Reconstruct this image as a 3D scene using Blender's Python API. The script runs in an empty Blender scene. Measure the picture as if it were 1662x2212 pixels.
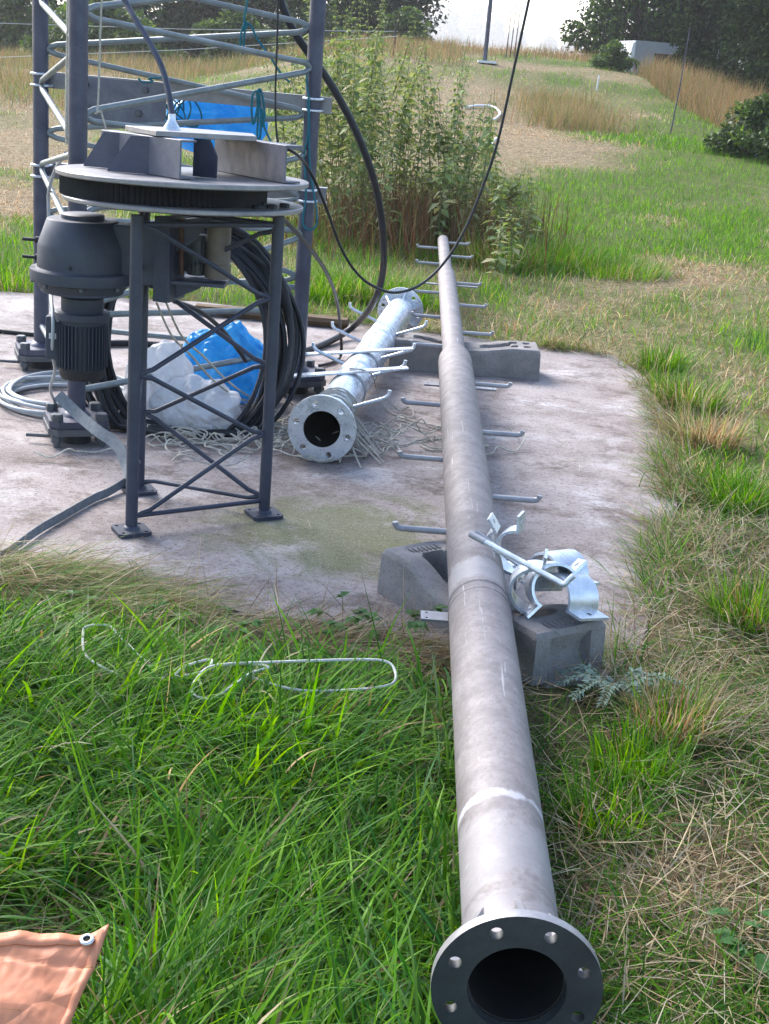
import bpy, bmesh, math, random
import numpy as np
from mathutils import Vector, Matrix, noise as mnoise
random.seed(7); rng = np.random.default_rng(11)
SC = bpy.context.scene; COL = SC.collection

# ------------------------------------------------------------------ camera
F, CX, CY, H = 2950.0, 831.0, 1106.0, 1.6          # in pixels of a 1662 x 2212 view; eye 1.6 m above the slab
PITCH, ROLL = math.atan(971/2950), math.atan(.08)
fw = np.array([0, math.cos(PITCH), -math.sin(PITCH)]); rt = np.array([1., 0, 0]); up0 = np.cross(rt, fw)
XA = math.cos(ROLL)*rt + math.sin(ROLL)*up0; UA = -math.sin(ROLL)*rt + math.cos(ROLL)*up0
EYE = np.array([0, 0, H])
cd = bpy.data.cameras.new('camera'); cam = bpy.data.objects.new('camera', cd); COL.objects.link(cam)
cd.sensor_fit = 'VERTICAL'; cd.sensor_height = 24; cd.lens = 24*F/2212; cd.clip_start = .05; cd.clip_end = 5000
cam.matrix_world = Matrix(((XA[0], UA[0], -fw[0], 0), (XA[1], UA[1], -fw[1], 0), (XA[2], UA[2], -fw[2], H), (0, 0, 0, 1)))
SC.camera = cam

# ------------------------------------------------------------------ light
SUN_EL, SUN_AZ = math.radians(38), math.radians(-40)   # azimuth from +Y, negative = left of the view
wd = bpy.data.worlds.new('World'); SC.world = wd; wd.use_nodes = True
nt = wd.node_tree; bg = nt.nodes['Background']; sky = nt.nodes.new('ShaderNodeTexSky'); sky.sky_type = 'NISHITA'
sky.sun_disc = False; sky.sun_elevation = SUN_EL; sky.sun_rotation = SUN_AZ
sky.air_density = 1.0; sky.dust_density = 1.6; sky.ozone_density = 1.0
nt.links.new(sky.outputs[0], bg.inputs[0]); bg.inputs[1].default_value = .15
sl = bpy.data.lights.new('sun', 'SUN'); so = bpy.data.objects.new('sun', sl); COL.objects.link(so)
sl.energy = 2.3; sl.angle = math.radians(30); sl.color = (1, .97, .94)
sd = Vector((math.sin(SUN_AZ)*math.cos(SUN_EL), math.cos(SUN_AZ)*math.cos(SUN_EL), math.sin(SUN_EL)))
so.rotation_euler = sd.to_track_quat('Z', 'Y').to_euler(); so.location = (0, 0, 30)
SC.view_settings.view_transform = 'Standard'; SC.view_settings.look = 'None'
SC.view_settings.exposure = 1.6; SC.view_settings.gamma = 1
SC.render.engine = 'CYCLES'; SC.cycles.max_bounces = 5; SC.cycles.caustics_reflective = False; SC.cycles.caustics_refractive = False; SC.cycles.volume_bounces = 1
SC.cycles.transparent_max_bounces = 8; SC.cycles.use_denoising = True

# ------------------------------------------------------------------ pixel -> place
def ray(px, py): return fw + (px-CX)/F*XA - (py-CY)/F*UA
def P(px, py, z=0.): d = ray(px, py); return EYE + (z-H)/d[2]*d          # on the level z
def Q(px, py, y): d = ray(px, py); return EYE + y/d[1]*d                  # at the distance y
def proj(p):
    q = np.atleast_2d(p)-EYE; z = q@fw; z = np.where(z < .05, .05, z)
    return CX+F*(q@XA)/z, CY-F*(q@UA)/z
def zc(ox, oy, s): return lambda x, y: ((ox+x/s)/1.2948, (oy+y/s)/1.2948)
Z1 = zc(0, 0, 1.8467); Z2 = zc(0, 550, 1.8467); Z3 = zc(0, 1000, 1.8467); Z4 = zc(700, 0, 2.0775)
Z6 = zc(700, 750, 1.8467); Z7 = zc(900, 1350, 1.8467); Z9 = zc(60, 550, 3.777)
def hz(pix, y): return Q(*pix, y)[2]

def sst(a, b, x): t = np.clip((x-a)/(b-a), 0, 1); return t*t*(3-2*t)
def vnoise(x, y, s=1., seed=0):
    x = np.asarray(x, float)*s+seed*17.3; y = np.asarray(y, float)*s+seed*9.1
    xi = np.floor(x).astype(np.int64); yi = np.floor(y).astype(np.int64); fx = x-xi; fy = y-yi
    fx = fx*fx*(3-2*fx); fy = fy*fy*(3-2*fy)
    def h(a, b): v = np.sin(a*127.1+b*311.7+seed*74.7)*43758.5453; return v-np.floor(v)
    return (h(xi, yi)*(1-fx)+h(xi+1, yi)*fx)*(1-fy)+(h(xi, yi+1)*(1-fx)+h(xi+1, yi+1)*fx)*fy
def fbm(x, y, s, seed=0): return .55*vnoise(x, y, s, seed)+.3*vnoise(x, y, s*2.1, seed+1)+.15*vnoise(x, y, s*4.7, seed+2)
def zt(x, y):
    x = np.asarray(x, float); y = np.asarray(y, float)
    rise = 2.0*sst(12, 48, y)*(1-.5*sst(5, 11, x)*(1-sst(60, 120, y)))*(1-.62*sst(-1.5, -7, x)*(1-sst(70, 150, y)))
    z = -.015+rise+np.maximum(y-48, 0)*.0150+np.maximum(y-1000, 0)*.02
    bump = (fbm(x, y, .5, 3)-.5)*.10*sst(9, 14, y)+(fbm(x, y, .16, 5)-.5)*.5*sst(14, 30, y)
    return z+bump

# ------------------------------------------------------------------ materials
def new_mat(name):
    m = bpy.data.materials.new(name); m.use_nodes = True; n = m.node_tree
    return m, n, n.nodes['Principled BSDF']
def ramp(n, fac, stops):
    r = n.nodes.new('ShaderNodeValToRGB'); e = r.color_ramp.elements
    while len(e) < len(stops): e.new(.5)
    for i, (p, c) in enumerate(stops): e[i].position = p; e[i].color = (*c, 1)
    n.links.new(fac, r.inputs[0]); return r.outputs[0]
def noise(n, scale, detail=6, rough=.6, vec=None, dist=0):
    t = n.nodes.new('ShaderNodeTexNoise'); t.inputs['Scale'].default_value = scale; t.inputs['Detail'].default_value = detail
    t.inputs['Roughness'].default_value = rough; t.inputs['Distortion'].default_value = dist
    if vec is not None: n.links.new(vec, t.inputs['Vector'])
    return t.outputs['Fac']
def mix(n, fac, a, b):
    m = n.nodes.new('ShaderNodeMix'); m.data_type = 'RGBA'
    if isinstance(fac, float): m.inputs[0].default_value = fac
    else: n.links.new(fac, m.inputs[0])
    for i, v in ((6, a), (7, b)):
        if isinstance(v, tuple): m.inputs[i].default_value = (*v, 1)
        else: n.links.new(v, m.inputs[i])
    return m.outputs[2]
def coords(n, kind='Object'): return n.nodes.new('ShaderNodeTexCoord').outputs[kind]
def geo(n): return n.nodes.new('ShaderNodeNewGeometry').outputs['Position']
def bump(n, b, h, strength=.3, dist=.01):
    k = n.nodes.new('ShaderNodeBump'); k.inputs['Strength'].default_value = strength; k.inputs['Distance'].default_value = dist
    n.links.new(h, k.inputs['Height']); n.links.new(k.outputs[0], b.inputs['Normal'])
def worn(name, c0, c1, scale=6, rough=.5, metal=0., rust=None, bmp=.1, fine=90, patch=None, aniso=None, grain=.35):
    """a surface of two close tones, with fine grain, optional rust specks and pale scuffed patches"""
    m, n, b = new_mat(name); v = geo(n)
    if aniso:
        mp = n.nodes.new('ShaderNodeMapping'); mp.inputs['Scale'].default_value = aniso; n.links.new(v, mp.inputs[0]); va = mp.outputs[0]
    else: va = v
    f = noise(n, scale, 8, .65, va, .4); c = ramp(n, f, [(.33, c0), (.67, c1)])
    g = noise(n, fine, 4, .7, v)
    c = mix(n, ramp(n, g, [(.35, (0, 0, 0)), (.75, (grain,)*3)]), c, tuple(.6*x for x in c0))
    if patch: c = mix(n, ramp(n, noise(n, patch[0], 7, .7, v, 1.2), [(patch[1], (0, 0, 0)), (patch[1]+.07, (1, 1, 1))]), c, patch[2])
    if rust: c = mix(n, ramp(n, noise(n, 11, 9, .75, v), [(rust[0], (0, 0, 0)), (rust[0]+.07, (.8,)*3)]), c, rust[1])
    n.links.new(c, b.inputs['Base Color']); b.inputs['Metallic'].default_value = metal
    rr = ramp(n, noise(n, scale*2.3, 5, .6, v), [(.3, (rough-.1,)*3), (.7, (rough+.12,)*3)]); n.links.new(rr, b.inputs['Roughness'])
    if bmp: bump(n, b, g, bmp, .004)
    return m
def plain(name, c, rough=.6, spec=.5, var=.25, sc=20, metal=0.):
    m, n, b = new_mat(name)
    n.links.new(ramp(n, noise(n, sc, 5, .6, geo(n)), [(.3, tuple(x*(1-var) for x in c)), (.7, tuple(min(1, x*(1+var)) for x in c))]), b.inputs['Base Color'])
    b.inputs['Roughness'].default_value = rough; b.inputs['Specular IOR Level'].default_value = spec; b.inputs['Metallic'].default_value = metal
    return m
M = {}
def pole_mat():
    m, n, b = new_mat('weathered_zinc'); v = geo(n)
    c = ramp(n, noise(n, 9, 9, .75, v, .3), [(.32, (.125, .11, .113)), (.5, (.185, .164, .166)), (.68, (.25, .228, .23))])
    g = noise(n, 70, 5, .8, v); c = mix(n, ramp(n, g, [(.5, (0, 0, 0)), (.68, (.7,)*3)]), c, (.11, .09, .085))
    c = mix(n, ramp(n, noise(n, 26, 8, .8, v), [(.60, (0, 0, 0)), (.70, (.7,)*3)]), c, (.40, .375, .37))            # bloom specks
    sp = n.nodes.new('ShaderNodeSeparateXYZ'); n.links.new(v, sp.inputs[0])
    def band(y0, w, thr, colr, k, sc):
        a = n.nodes.new('ShaderNodeMath'); a.operation = 'SUBTRACT'; n.links.new(sp.outputs['Y'], a.inputs[0]); a.inputs[1].default_value = y0
        q = n.nodes.new('ShaderNodeMath'); q.operation = 'ABSOLUTE'; n.links.new(a.outputs[0], q.inputs[0])
        d = n.nodes.new('ShaderNodeMath'); d.operation = 'MULTIPLY_ADD'; n.links.new(q.outputs[0], d.inputs[0]); d.inputs[1].default_value = -1/w
        n.links.new(noise(n, sc, 8, .7, v, .6), d.inputs[2]); return mix(n, ramp(n, d.outputs[0], [(thr, (0, 0, 0)), (thr+.10, (k,)*3)]), c, colr)
    c = band(2.22, .35, .16, (.27, .26, .27), .5, 7); c = band(2.40, .12, .32, (.42, .41, .435), .8, 9); c = band(3.66, .22, .12, (.34, .325, .335), .7, 8); c = band(1.98, .25, .1, (.27, .26, .27), .5, 8)
    st = n.nodes.new('ShaderNodeMapping'); st.inputs['Scale'].default_value = (60, 2.5, 60); n.links.new(v, st.inputs[0])
    c = mix(n, ramp(n, noise(n, 1., 4, .6, st.outputs[0]), [(.66, (0, 0, 0)), (.70, (.6,)*3)]), c, (.48, .46, .46))   # drag scratches
    c = mix(n, ramp(n, noise(n, 15, 9, .8, v), [(.68, (0, 0, 0)), (.74, (.8,)*3)]), c, (.15, .08, .045))
    n.links.new(c, b.inputs['Base Color']); b.inputs['Metallic'].default_value = .12
    n.links.new(ramp(n, noise(n, 12, 6, .7, v), [(.3, (.5,)*3), (.7, (.75,)*3)]), b.inputs['Roughness']); bump(n, b, g, .22, .005); return m
M['pole'] = pole_mat()
M['galv'] = worn('bright_zinc', (.48, .52, .58), (.74, .78, .84), 14, .3, .6, None, .03, 160, grain=.1)
M['zincdull'] = worn('dull_zinc', (.26, .26, .28), (.40, .40, .42), 9, .5, .3, (.72, (.22, .13, .08)), .1)
M['blueg'] = worn('slate_paint', (.026, .032, .055), (.05, .058, .088), 7, .5, .15, (.71, (.13, .07, .04)), .1)
M['mast'] = worn('tower_zinc', (.045, .048, .078), (.088, .092, .13), 8, .48, .35, (.73, (.16, .10, .07)), .1)
M['rodz'] = worn('lattice_zinc', (.15, .175, .185), (.25, .28, .285), 10, .45, .35, None, .1)
M['plate'] = worn('mill_plate', (.20, .195, .21), (.32, .31, .32), 9, .42, .35, (.70, (.22, .12, .07)), .1)
M['drum'] = worn('grimy_drum', (.12, .10, .085), (.20, .175, .15), 8, .55, .3, (.66, (.13, .07, .03)), .1)
M['chan'] = worn('channel_zinc', (.10, .105, .14), (.18, .185, .22), 9, .48, .3, (.70, (.16, .09, .05)), .1)
M['motor'] = worn('motor_paint', (.028, .035, .055), (.046, .054, .08), 6, .55, 0, (.68, (.20, .07, .03)), .1)
M['blackiron'] = worn('oily_iron', (.012, .012, .016), (.03, .03, .035), 9, .6, .2, None, .1)
M['bolt'] = worn('dark_bolt', (.07, .075, .085), (.13, .135, .145), 12, .55, .4, (.66, (.15, .08, .04)), .1)
M['flange'] = worn('flange_face', (.032, .036, .04), (.07, .075, .078), 6, .6, .25, (.68, (.13, .10, .06)), .12)
M['inside'] = plain('bore', (.016, .015, .014), .9, .2)
M['rubber'] = plain('black_rubber', (.016, .017, .021), .45, .3, .3)
M['greycable'] = plain('grey_sheath', (.36, .38, .40), .5, .4, .15)
M['rope'] = plain('beige_rope', (.42, .39, .33), .9, .1, .3, 120)
M['cord'] = plain('white_cord', (.62, .61, .58), .8, .2, .2, 150)
M['teal'] = plain('teal_rope', (.01, .13, .17), .7, .3, .3, 120)
M['wire'] = plain('dull_wire', (.44, .41, .35), .6, .3, .35, 40)
M['strap'] = plain('webbing', (.17, .185, .20), .7, .3, .2, 60)
M['timber'] = worn('wet_timber', (.045, .026, .012), (.15, .085, .035), 6, .8, 0, None, .3, 60, None, (1, 8, 8))
M['rust'] = plain('rusty_rod', (.10, .05, .035), .8, .3, .4)
M['white'] = plain('white_enamel', (.72, .72, .72), .4, .5, .08)
M['sideshade'] = plain('shaded_dirty_side', (.30, .30, .32), .5, .5, .1)  # white caravan side in shade, its darkness put into the colour, with some dirt
M['glass'] = plain('dark_glass', (.02, .022, .025), .1, .5, .1)
M['bark'] = worn('bark', (.035, .027, .02), (.085, .07, .055), 5, .9, 0, None, .4, 30)
def concrete(name, c0, c1, pits):
    m, n, b = new_mat(name); v = geo(n)
    c = ramp(n, noise(n, 7, 8, .7, v), [(.3, c0), (.7, c1)])
    g = noise(n, 120, 3, .7, v); c = mix(n, ramp(n, g, [(.58, (0, 0, 0)), (.66, (.55,)*3)]), c, tuple(x*.45 for x in c0))
    n.links.new(c, b.inputs['Base Color']); b.inputs['Roughness'].default_value = .92; b.inputs['Specular IOR Level'].default_value = .2
    bump(n, b, g, pits, .006); return m
M['block'] = concrete('cast_concrete', (.17, .158, .152), (.30, .28, .27), .7)
def slab_mat():
    m, n, b = new_mat('slab_concrete'); v = geo(n)
    mp = n.nodes.new('ShaderNodeMapping'); mp.inputs['Scale'].default_value = (1.0, 1.15, 1); mp.inputs['Rotation'].default_value = (0, 0, .4); n.links.new(v, mp.inputs[0]); w = mp.outputs[0]
    c = ramp(n, noise(n, 1.6, 9, .68, v, .1), [(.32, (.19, .158, .148)), (.5, (.29, .247, .237)), (.66, (.39, .345, .335))])
    c = mix(n, ramp(n, noise(n, 2.3, 9, .72, w, .35), [(.52, (0, 0, 0)), (.70, (.8,)*3)]), c, (.56, .53, .53))      # lime bloom
    c = mix(n, ramp(n, noise(n, 3.1, 9, .8, w, .2), [(.50, (0, 0, 0)), (.63, (.9,)*3)]), c, (.10, .072, .06))      # trodden soil
    sp = n.nodes.new('ShaderNodeSeparateXYZ'); n.links.new(v, sp.inputs[0])
    d = n.nodes.new('ShaderNodeVectorMath'); d.operation = 'DISTANCE'; n.links.new(v, d.inputs[0]); d.inputs[1].default_value = (-.15, 4.55, 0)
    al = n.nodes.new('ShaderNodeMath'); al.operation = 'MULTIPLY_ADD'; n.links.new(d.outputs['Value'], al.inputs[0]); al.inputs[1].default_value = -.75; n.links.new(noise(n, 3.3, 8, .7, w, 1), al.inputs[2])
    c = mix(n, ramp(n, al.outputs[0], [(.12, (0, 0, 0)), (.34, (.8,)*3)]), c, (.125, .14, .055))                        # algae
    g = noise(n, 48, 5, .85, w); c = mix(n, ramp(n, g, [(.52, (0, 0, 0)), (.62, (.8,)*3)]), c, (.085, .06, .052))
    g2 = noise(n, 160, 2, .6, v); c = mix(n, ramp(n, g2, [(.62, (0, 0, 0)), (.68, (.8,)*3)]), c, (.55, .48, .42))
    n.links.new(c, b.inputs['Base Color'])
    n.links.new(ramp(n, noise(n, 2.2, 6, .6, v), [(.35, (.62,)*3), (.65, (.95,)*3)]), b.inputs['Roughness']); b.inputs['Specular IOR Level'].default_value = .3
    bump(n, b, g, .5, .012); return m
M['slab'] = slab_mat()
def leafy(name, trans=.45, rough=.5, spec=.35, gloss=True):
    m, n, b = new_mat(name); a = n.nodes.new('ShaderNodeVertexColor'); a.layer_name = 'Col'
    n.links.new(a.outputs[0], b.inputs['Base Color']); b.inputs['Roughness'].default_value = rough; b.inputs['Specular IOR Level'].default_value = spec
    t = n.nodes.new('ShaderNodeBsdfTranslucent'); hs = n.nodes.new('ShaderNodeHueSaturation'); hs.inputs['Hue'].default_value = .485; hs.inputs['Value'].default_value = 1.7; hs.inputs['Saturation'].default_value = 1.2
    n.links.new(a.outputs[0], hs.inputs['Color']); n.links.new(hs.outputs[0], t.inputs[0])
    s = n.nodes.new('ShaderNodeMixShader'); s.inputs[0].default_value = trans
    n.links.new(b.outputs[0], s.inputs[1]); n.links.new(t.outputs[0], s.inputs[2]); n.links.new(s.outputs[0], n.nodes['Material Output'].inputs[0]); return m
M['grass'] = leafy('grass_blade', .42, .5, .16); M['leaf'] = leafy('leaf', .35, .5, .3); M['straw'] = leafy('straw_stalk', .2, .7, .15); M['darkleaf'] = leafy('shade_leaf', .12, .85, .04)
def ground_mat():
    m, n, b = new_mat('turf'); v = geo(n); a = n.nodes.new('ShaderNodeVertexColor'); a.layer_name = 'Col'
    g = noise(n, 14, 8, .75, v); h = noise(n, 2.2, 8, .7, v)
    c = mix(n, ramp(n, g, [(.42, (0, 0, 0)), (.62, (.85,)*3)]), a.outputs[0], (.055, .045, .022)); c = mix(n, ramp(n, noise(n, 60, 4, .8, v), [(.54, (0, 0, 0)), (.64, (.6,)*3)]), c, (.32, .25, .15))
    c = mix(n, ramp(n, h, [(.5, (0, 0, 0)), (.75, (.35,)*3)]), c, (.22, .17, .10))
    n.links.new(c, b.inputs['Base Color']); b.inputs['Roughness'].default_value = 1; b.inputs['Specular IOR Level'].default_value = .1
    bump(n, b, g, .8, .04); return m
M['turf'] = ground_mat()
def sheet(name, c0, c1, trans, rough=.35, crease=14):
    m, n, b = new_mat(name); c = ramp(n, noise(n, 9, 6, .6, geo(n), 1), [(.3, c0), (.7, c1)])
    n.links.new(c, b.inputs['Base Color']); b.inputs['Roughness'].default_value = rough
    vo = n.nodes.new('ShaderNodeTexVoronoi'); vo.feature = 'DISTANCE_TO_EDGE'; vo.inputs['Scale'].default_value = crease
    wp = n.nodes.new('ShaderNodeVectorMath'); wp.operation = 'MULTIPLY_ADD'; nz = n.nodes.new('ShaderNodeTexNoise'); nz.inputs['Scale'].default_value = crease*.6; n.links.new(geo(n), nz.inputs['Vector'])
    n.links.new(nz.outputs['Color'], wp.inputs[0]); wp.inputs[1].default_value = (.12,)*3; n.links.new(geo(n), wp.inputs[2]); n.links.new(wp.outputs[0], vo.inputs['Vector']); bump(n, b, vo.outputs['Distance'], .7, .03)
    t = n.nodes.new('ShaderNodeBsdfTranslucent'); n.links.new(c, t.inputs[0]); s = n.nodes.new('ShaderNodeMixShader'); s.inputs[0].default_value = trans
    n.links.new(b.outputs[0], s.inputs[1]); n.links.new(t.outputs[0], s.inputs[2]); n.links.new(s.outputs[0], n.nodes['Material Output'].inputs[0]); return m
M['bluebag'] = sheet('blue_polythene', (.02, .33, .74), (.10, .60, .92), .45, .22)
M['whitebag'] = sheet('white_polythene', (.72, .72, .75), (.88, .88, .90), .4, .45)
M['tarp'] = sheet('orange_tarpaulin', (.66, .25, .12), (.78, .34, .19), .3, .5, 7)
M['eyelet'] = plain('eyelet', (.6, .6, .62), .35, .5, .1, 20, .8)

# ------------------------------------------------------------------ mesh helpers
WO = {}
class MB:
    def __init__(s): s.v = []; s.f = []
    def add(s, vs, fs):
        o = len(s.v); s.v += [tuple(map(float, p)) for p in vs]; s.f += [tuple(i+o for i in f) for f in fs]; return s
    def box(s, c, size, ax=None, taper=(1, 1)):
        ax = ax or ((1, 0, 0), (0, 1, 0), (0, 0, 1)); A = [np.array(a, float) for a in ax]; c = np.array(c, float); h = np.array(size)/2; vs = []
        for k in (-1, 1):
            for j in (-1, 1):
                for i in (-1, 1):
                    tx, ty = taper if k > 0 else (1, 1); vs.append(c+A[0]*i*h[0]*tx+A[1]*j*h[1]*ty+A[2]*k*h[2])
        return s.add(vs, [(0, 2, 3, 1), (4, 5, 7, 6), (0, 1, 5, 4), (2, 6, 7, 3), (0, 4, 6, 2), (1, 3, 7, 5)])
    def tube(s, pts, r, n=8, caps=True, closed=False):
        pts = [np.array(p, float) for p in pts]; m = len(pts); rs = r if hasattr(r, '__len__') else [r]*m
        T = [(pts[(i+1) % m] if closed or i < m-1 else pts[i])-(pts[i-1] if closed or i > 0 else pts[i]) for i in range(m)]
        T = [t/(np.linalg.norm(t)+1e-9) for t in T]; a = np.array([0, 0, 1.]) if abs(T[0][2]) < .9 else np.array([1., 0, 0])
        u = np.cross(T[0], a); u /= np.linalg.norm(u); vs = []
        for i in range(m):
            u = u-T[i]*(u@T[i]); u /= (np.linalg.norm(u)+1e-9); w = np.cross(T[i], u)
            for k in range(n): q = 2*math.pi*k/n; vs.append(pts[i]+rs[i]*(u*math.cos(q)+w*math.sin(q)))
        fs = []
        for i in range(m if closed else m-1):
            j = (i+1) % m
            for k in range(n): fs.append((i*n+k, i*n+(k+1) % n, j*n+(k+1) % n, j*n+k))
        if caps and not closed: fs += [tuple(range(n))[::-1], tuple((m-1)*n+k for k in range(n))]
        return s.add(vs, fs)
    def lathe(s, prof, c, n=32, ax=None, caps=(True, True)):
        """prof: (radius, height) along the axis from point c"""
        ax = ax or ((1, 0, 0), (0, 1, 0), (0, 0, 1)); A = [np.array(a, float) for a in ax]; c = np.array(c, float); vs = []; fs = []; m = len(prof)
        for r, h in prof:
            for k in range(n): q = 2*math.pi*k/n; vs.append(c+A[2]*h+r*(A[0]*math.cos(q)+A[1]*math.sin(q)))
        for i in range(m-1):
            for k in range(n): fs.append((i*n+k, i*n+(k+1) % n, (i+1)*n+(k+1) % n, (i+1)*n+k))
        if caps[0]: fs.append(tuple(range(n))[::-1])
        if caps[1]: fs.append(tuple((m-1)*n+k for k in range(n)))
        return s.add(vs, fs)
    def prism(s, poly, d):
        n = len(poly); d = np.array(d, float); vs = [np.array(p, float) for p in poly]+[np.array(p, float)+d for p in poly]
        return s.add(vs, [tuple(range(n))[::-1], tuple(range(n, 2*n))]+[(i, (i+1) % n, n+(i+1) % n, n+i) for i in range(n)])
    def hexbolt(s, c, r, h, ax=None): return s.lathe([(r, 0), (r, h*.85), (r*.86, h)], c, 6, ax)
    def build(s, name, mat, parent=None, smooth=35, bevel=0, bseg=2, origin=None):
        return mesh_obj(name, s.v, s.f, mat, parent, smooth, bevel, bseg, origin)
def mesh_obj(name, v, f, mat, parent=None, smooth=35, bevel=0, bseg=2, origin=None):
    if parent is not None: o0 = WO[parent]
    elif origin is not None: o0 = np.array(origin, float)
    else: a = np.array(v); o0 = np.array([a[:, 0].mean(), a[:, 1].mean(), a[:, 2].min()])
    me = bpy.data.meshes.new(name); me.from_pydata([tuple(np.array(p)-o0) for p in v], [], f); me.update()
    bm = bmesh.new(); bm.from_mesh(me); bmesh.ops.recalc_face_normals(bm, faces=bm.faces); bm.to_mesh(me); bm.free()
    if smooth: me.shade_smooth(); me.set_sharp_from_angle(angle=math.radians(smooth))
    return link(name, me, mat, parent, o0, bevel, bseg)
def link(name, me, mat, parent, o0, bevel=0, bseg=2):
    if mat and not me.materials: me.materials.append(M[mat])
    o = bpy.data.objects.new(name, me); COL.objects.link(o)
    if parent is not None: o.parent = parent
    else: o.location = o0
    WO[o] = np.array(o0, float)
    if bevel: b = o.modifiers.new('bevel', 'BEVEL'); b.width = bevel; b.segments = bseg; b.limit_method = 'ANGLE'; b.angle_limit = math.radians(40)
    return o
def tag(o, label, cat, group=None):
    o['label'] = label; o['category'] = cat
    if group: o['group'] = group
    return o
def thing(name, label, cat, loc, group=None):
    o = bpy.data.objects.new(name, None); COL.objects.link(o); o.location = loc; o.empty_display_size = .1; WO[o] = np.array(loc, float)
    return tag(o, label, cat, group)
def smoothpath(pts, k=8, closed=False):
    pts = [np.array(p, float) for p in pts]; n = len(pts); out = []
    for i in range(n if closed else n-1):
        g = (lambda j: pts[j % n]) if closed else (lambda j: pts[min(max(j, 0), n-1)])
        a, b, c, d = g(i-1), g(i), g(i+1), g(i+2)
        for q in range(k):
            t = q/k; out.append(.5*((2*b)+(c-a)*t+(2*a-5*b+4*c-d)*t*t+(3*b-a-3*c+d)*t**3))
    if not closed: out.append(pts[-1])
    return out
def frame(d):
    d = np.array(d, float); d /= np.linalg.norm(d); a = np.array([0, 0, 1.]) if abs(d[2]) < .9 else np.array([0, 1., 0])
    u = np.cross(a, d); u /= np.linalg.norm(u); return (u, np.cross(d, u), d)
def disc_holes(name, mat, parent, c, ax, ro, ri, th, holes, rh, n=64, smooth=35):
    """a ring with bolt holes through it"""
    bm = bmesh.new(); A = [Vector(a) for a in ax]; c = Vector(c)-Vector(WO[parent])
    def loop(x, y, r, k):
        vs = [bm.verts.new(c+A[0]*(x+r*math.cos(2*math.pi*i/k))+A[1]*(y+r*math.sin(2*math.pi*i/k))) for i in range(k)]
        for i in range(k): bm.edges.new((vs[i], vs[(i+1) % k]))
    loop(0, 0, ro, n)
    if ri: loop(0, 0, ri, n)
    for x, y in holes: loop(x, y, rh, 14)
    bmesh.ops.triangle_fill(bm, use_beauty=True, use_dissolve=False, edges=list(bm.edges))
    r = bmesh.ops.extrude_face_region(bm, geom=list(bm.faces))
    bmesh.ops.translate(bm, vec=A[2]*th, verts=[e for e in r['geom'] if isinstance(e, bmesh.types.BMVert)])
    bmesh.ops.recalc_face_normals(bm, faces=bm.faces)
    me = bpy.data.meshes.new(name); bm.to_mesh(me); bm.free(); me.shade_smooth(); me.set_sharp_from_angle(angle=math.radians(smooth))
    return link(name, me, mat, parent, WO[parent])
def tri_mesh(name, V, T, C, mat, parent=None, origin=(0, 0, 0), smooth=False):
    V = np.asarray(V, np.float32)-np.asarray(WO[parent] if parent is not None else origin, np.float32); T = np.asarray(T, np.int32); me = bpy.data.meshes.new(name)
    me.vertices.add(len(V)); me.vertices.foreach_set('co', V.ravel())
    me.loops.add(T.size); me.loops.foreach_set('vertex_index', T.ravel())
    me.polygons.add(len(T)); me.polygons.foreach_set('loop_start', np.arange(0, T.size, 3, dtype=np.int32))
    me.update(calc_edges=True); me.validate()
    ca = me.color_attributes.new('Col', 'FLOAT_COLOR', 'POINT')
    ca.data.foreach_set('color', np.concatenate([C, np.ones((len(C), 1))], 1).astype(np.float32).ravel())
    if smooth: me.shade_smooth()
    return link(name, me, mat, parent, np.array(WO[parent] if parent is not None else origin, float))

# ------------------------------------------------------------------ ground, slab
SLAB = np.array([P(*p)[:2] for p in [(-500, 1130), (-150, 1215), (60, 1232), (300, 1275), (560, 1330), (800, 1352), (1010, 1400), (1180, 1475), (1310, 1462), (1385, 1390),
        (1428, 1250), (1452, 1140), (1470, 1060), (1458, 985), (1432, 890), (1395, 818), (1330, 768), (1250, 755), (1170, 748), (900, 712), (640, 676), (430, 652), (200, 640), (0, 630), (-400, 650), (-800, 800)]])
def seg_dist(x, y, poly):
    """signed distance to a polygon, negative inside"""
    x = np.asarray(x); y = np.asarray(y); d = np.full(x.shape, 1e9); ins = np.zeros(x.shape, bool); n = len(poly)
    for i in range(n):
        a = poly[i]; b = poly[(i+1) % n]; e = b-a; t = np.clip(((x-a[0])*e[0]+(y-a[1])*e[1])/(e@e), 0, 1)
        d = np.minimum(d, np.hypot(x-a[0]-t*e[0], y-a[1]-t*e[1]))
        c = ((a[1] > y) != (b[1] > y)); ins ^= c & (x < (b[0]-a[0])*(y-a[1])/(b[1]-a[1]+1e-12)+a[0])
    return np.where(ins, -d, d)
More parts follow.
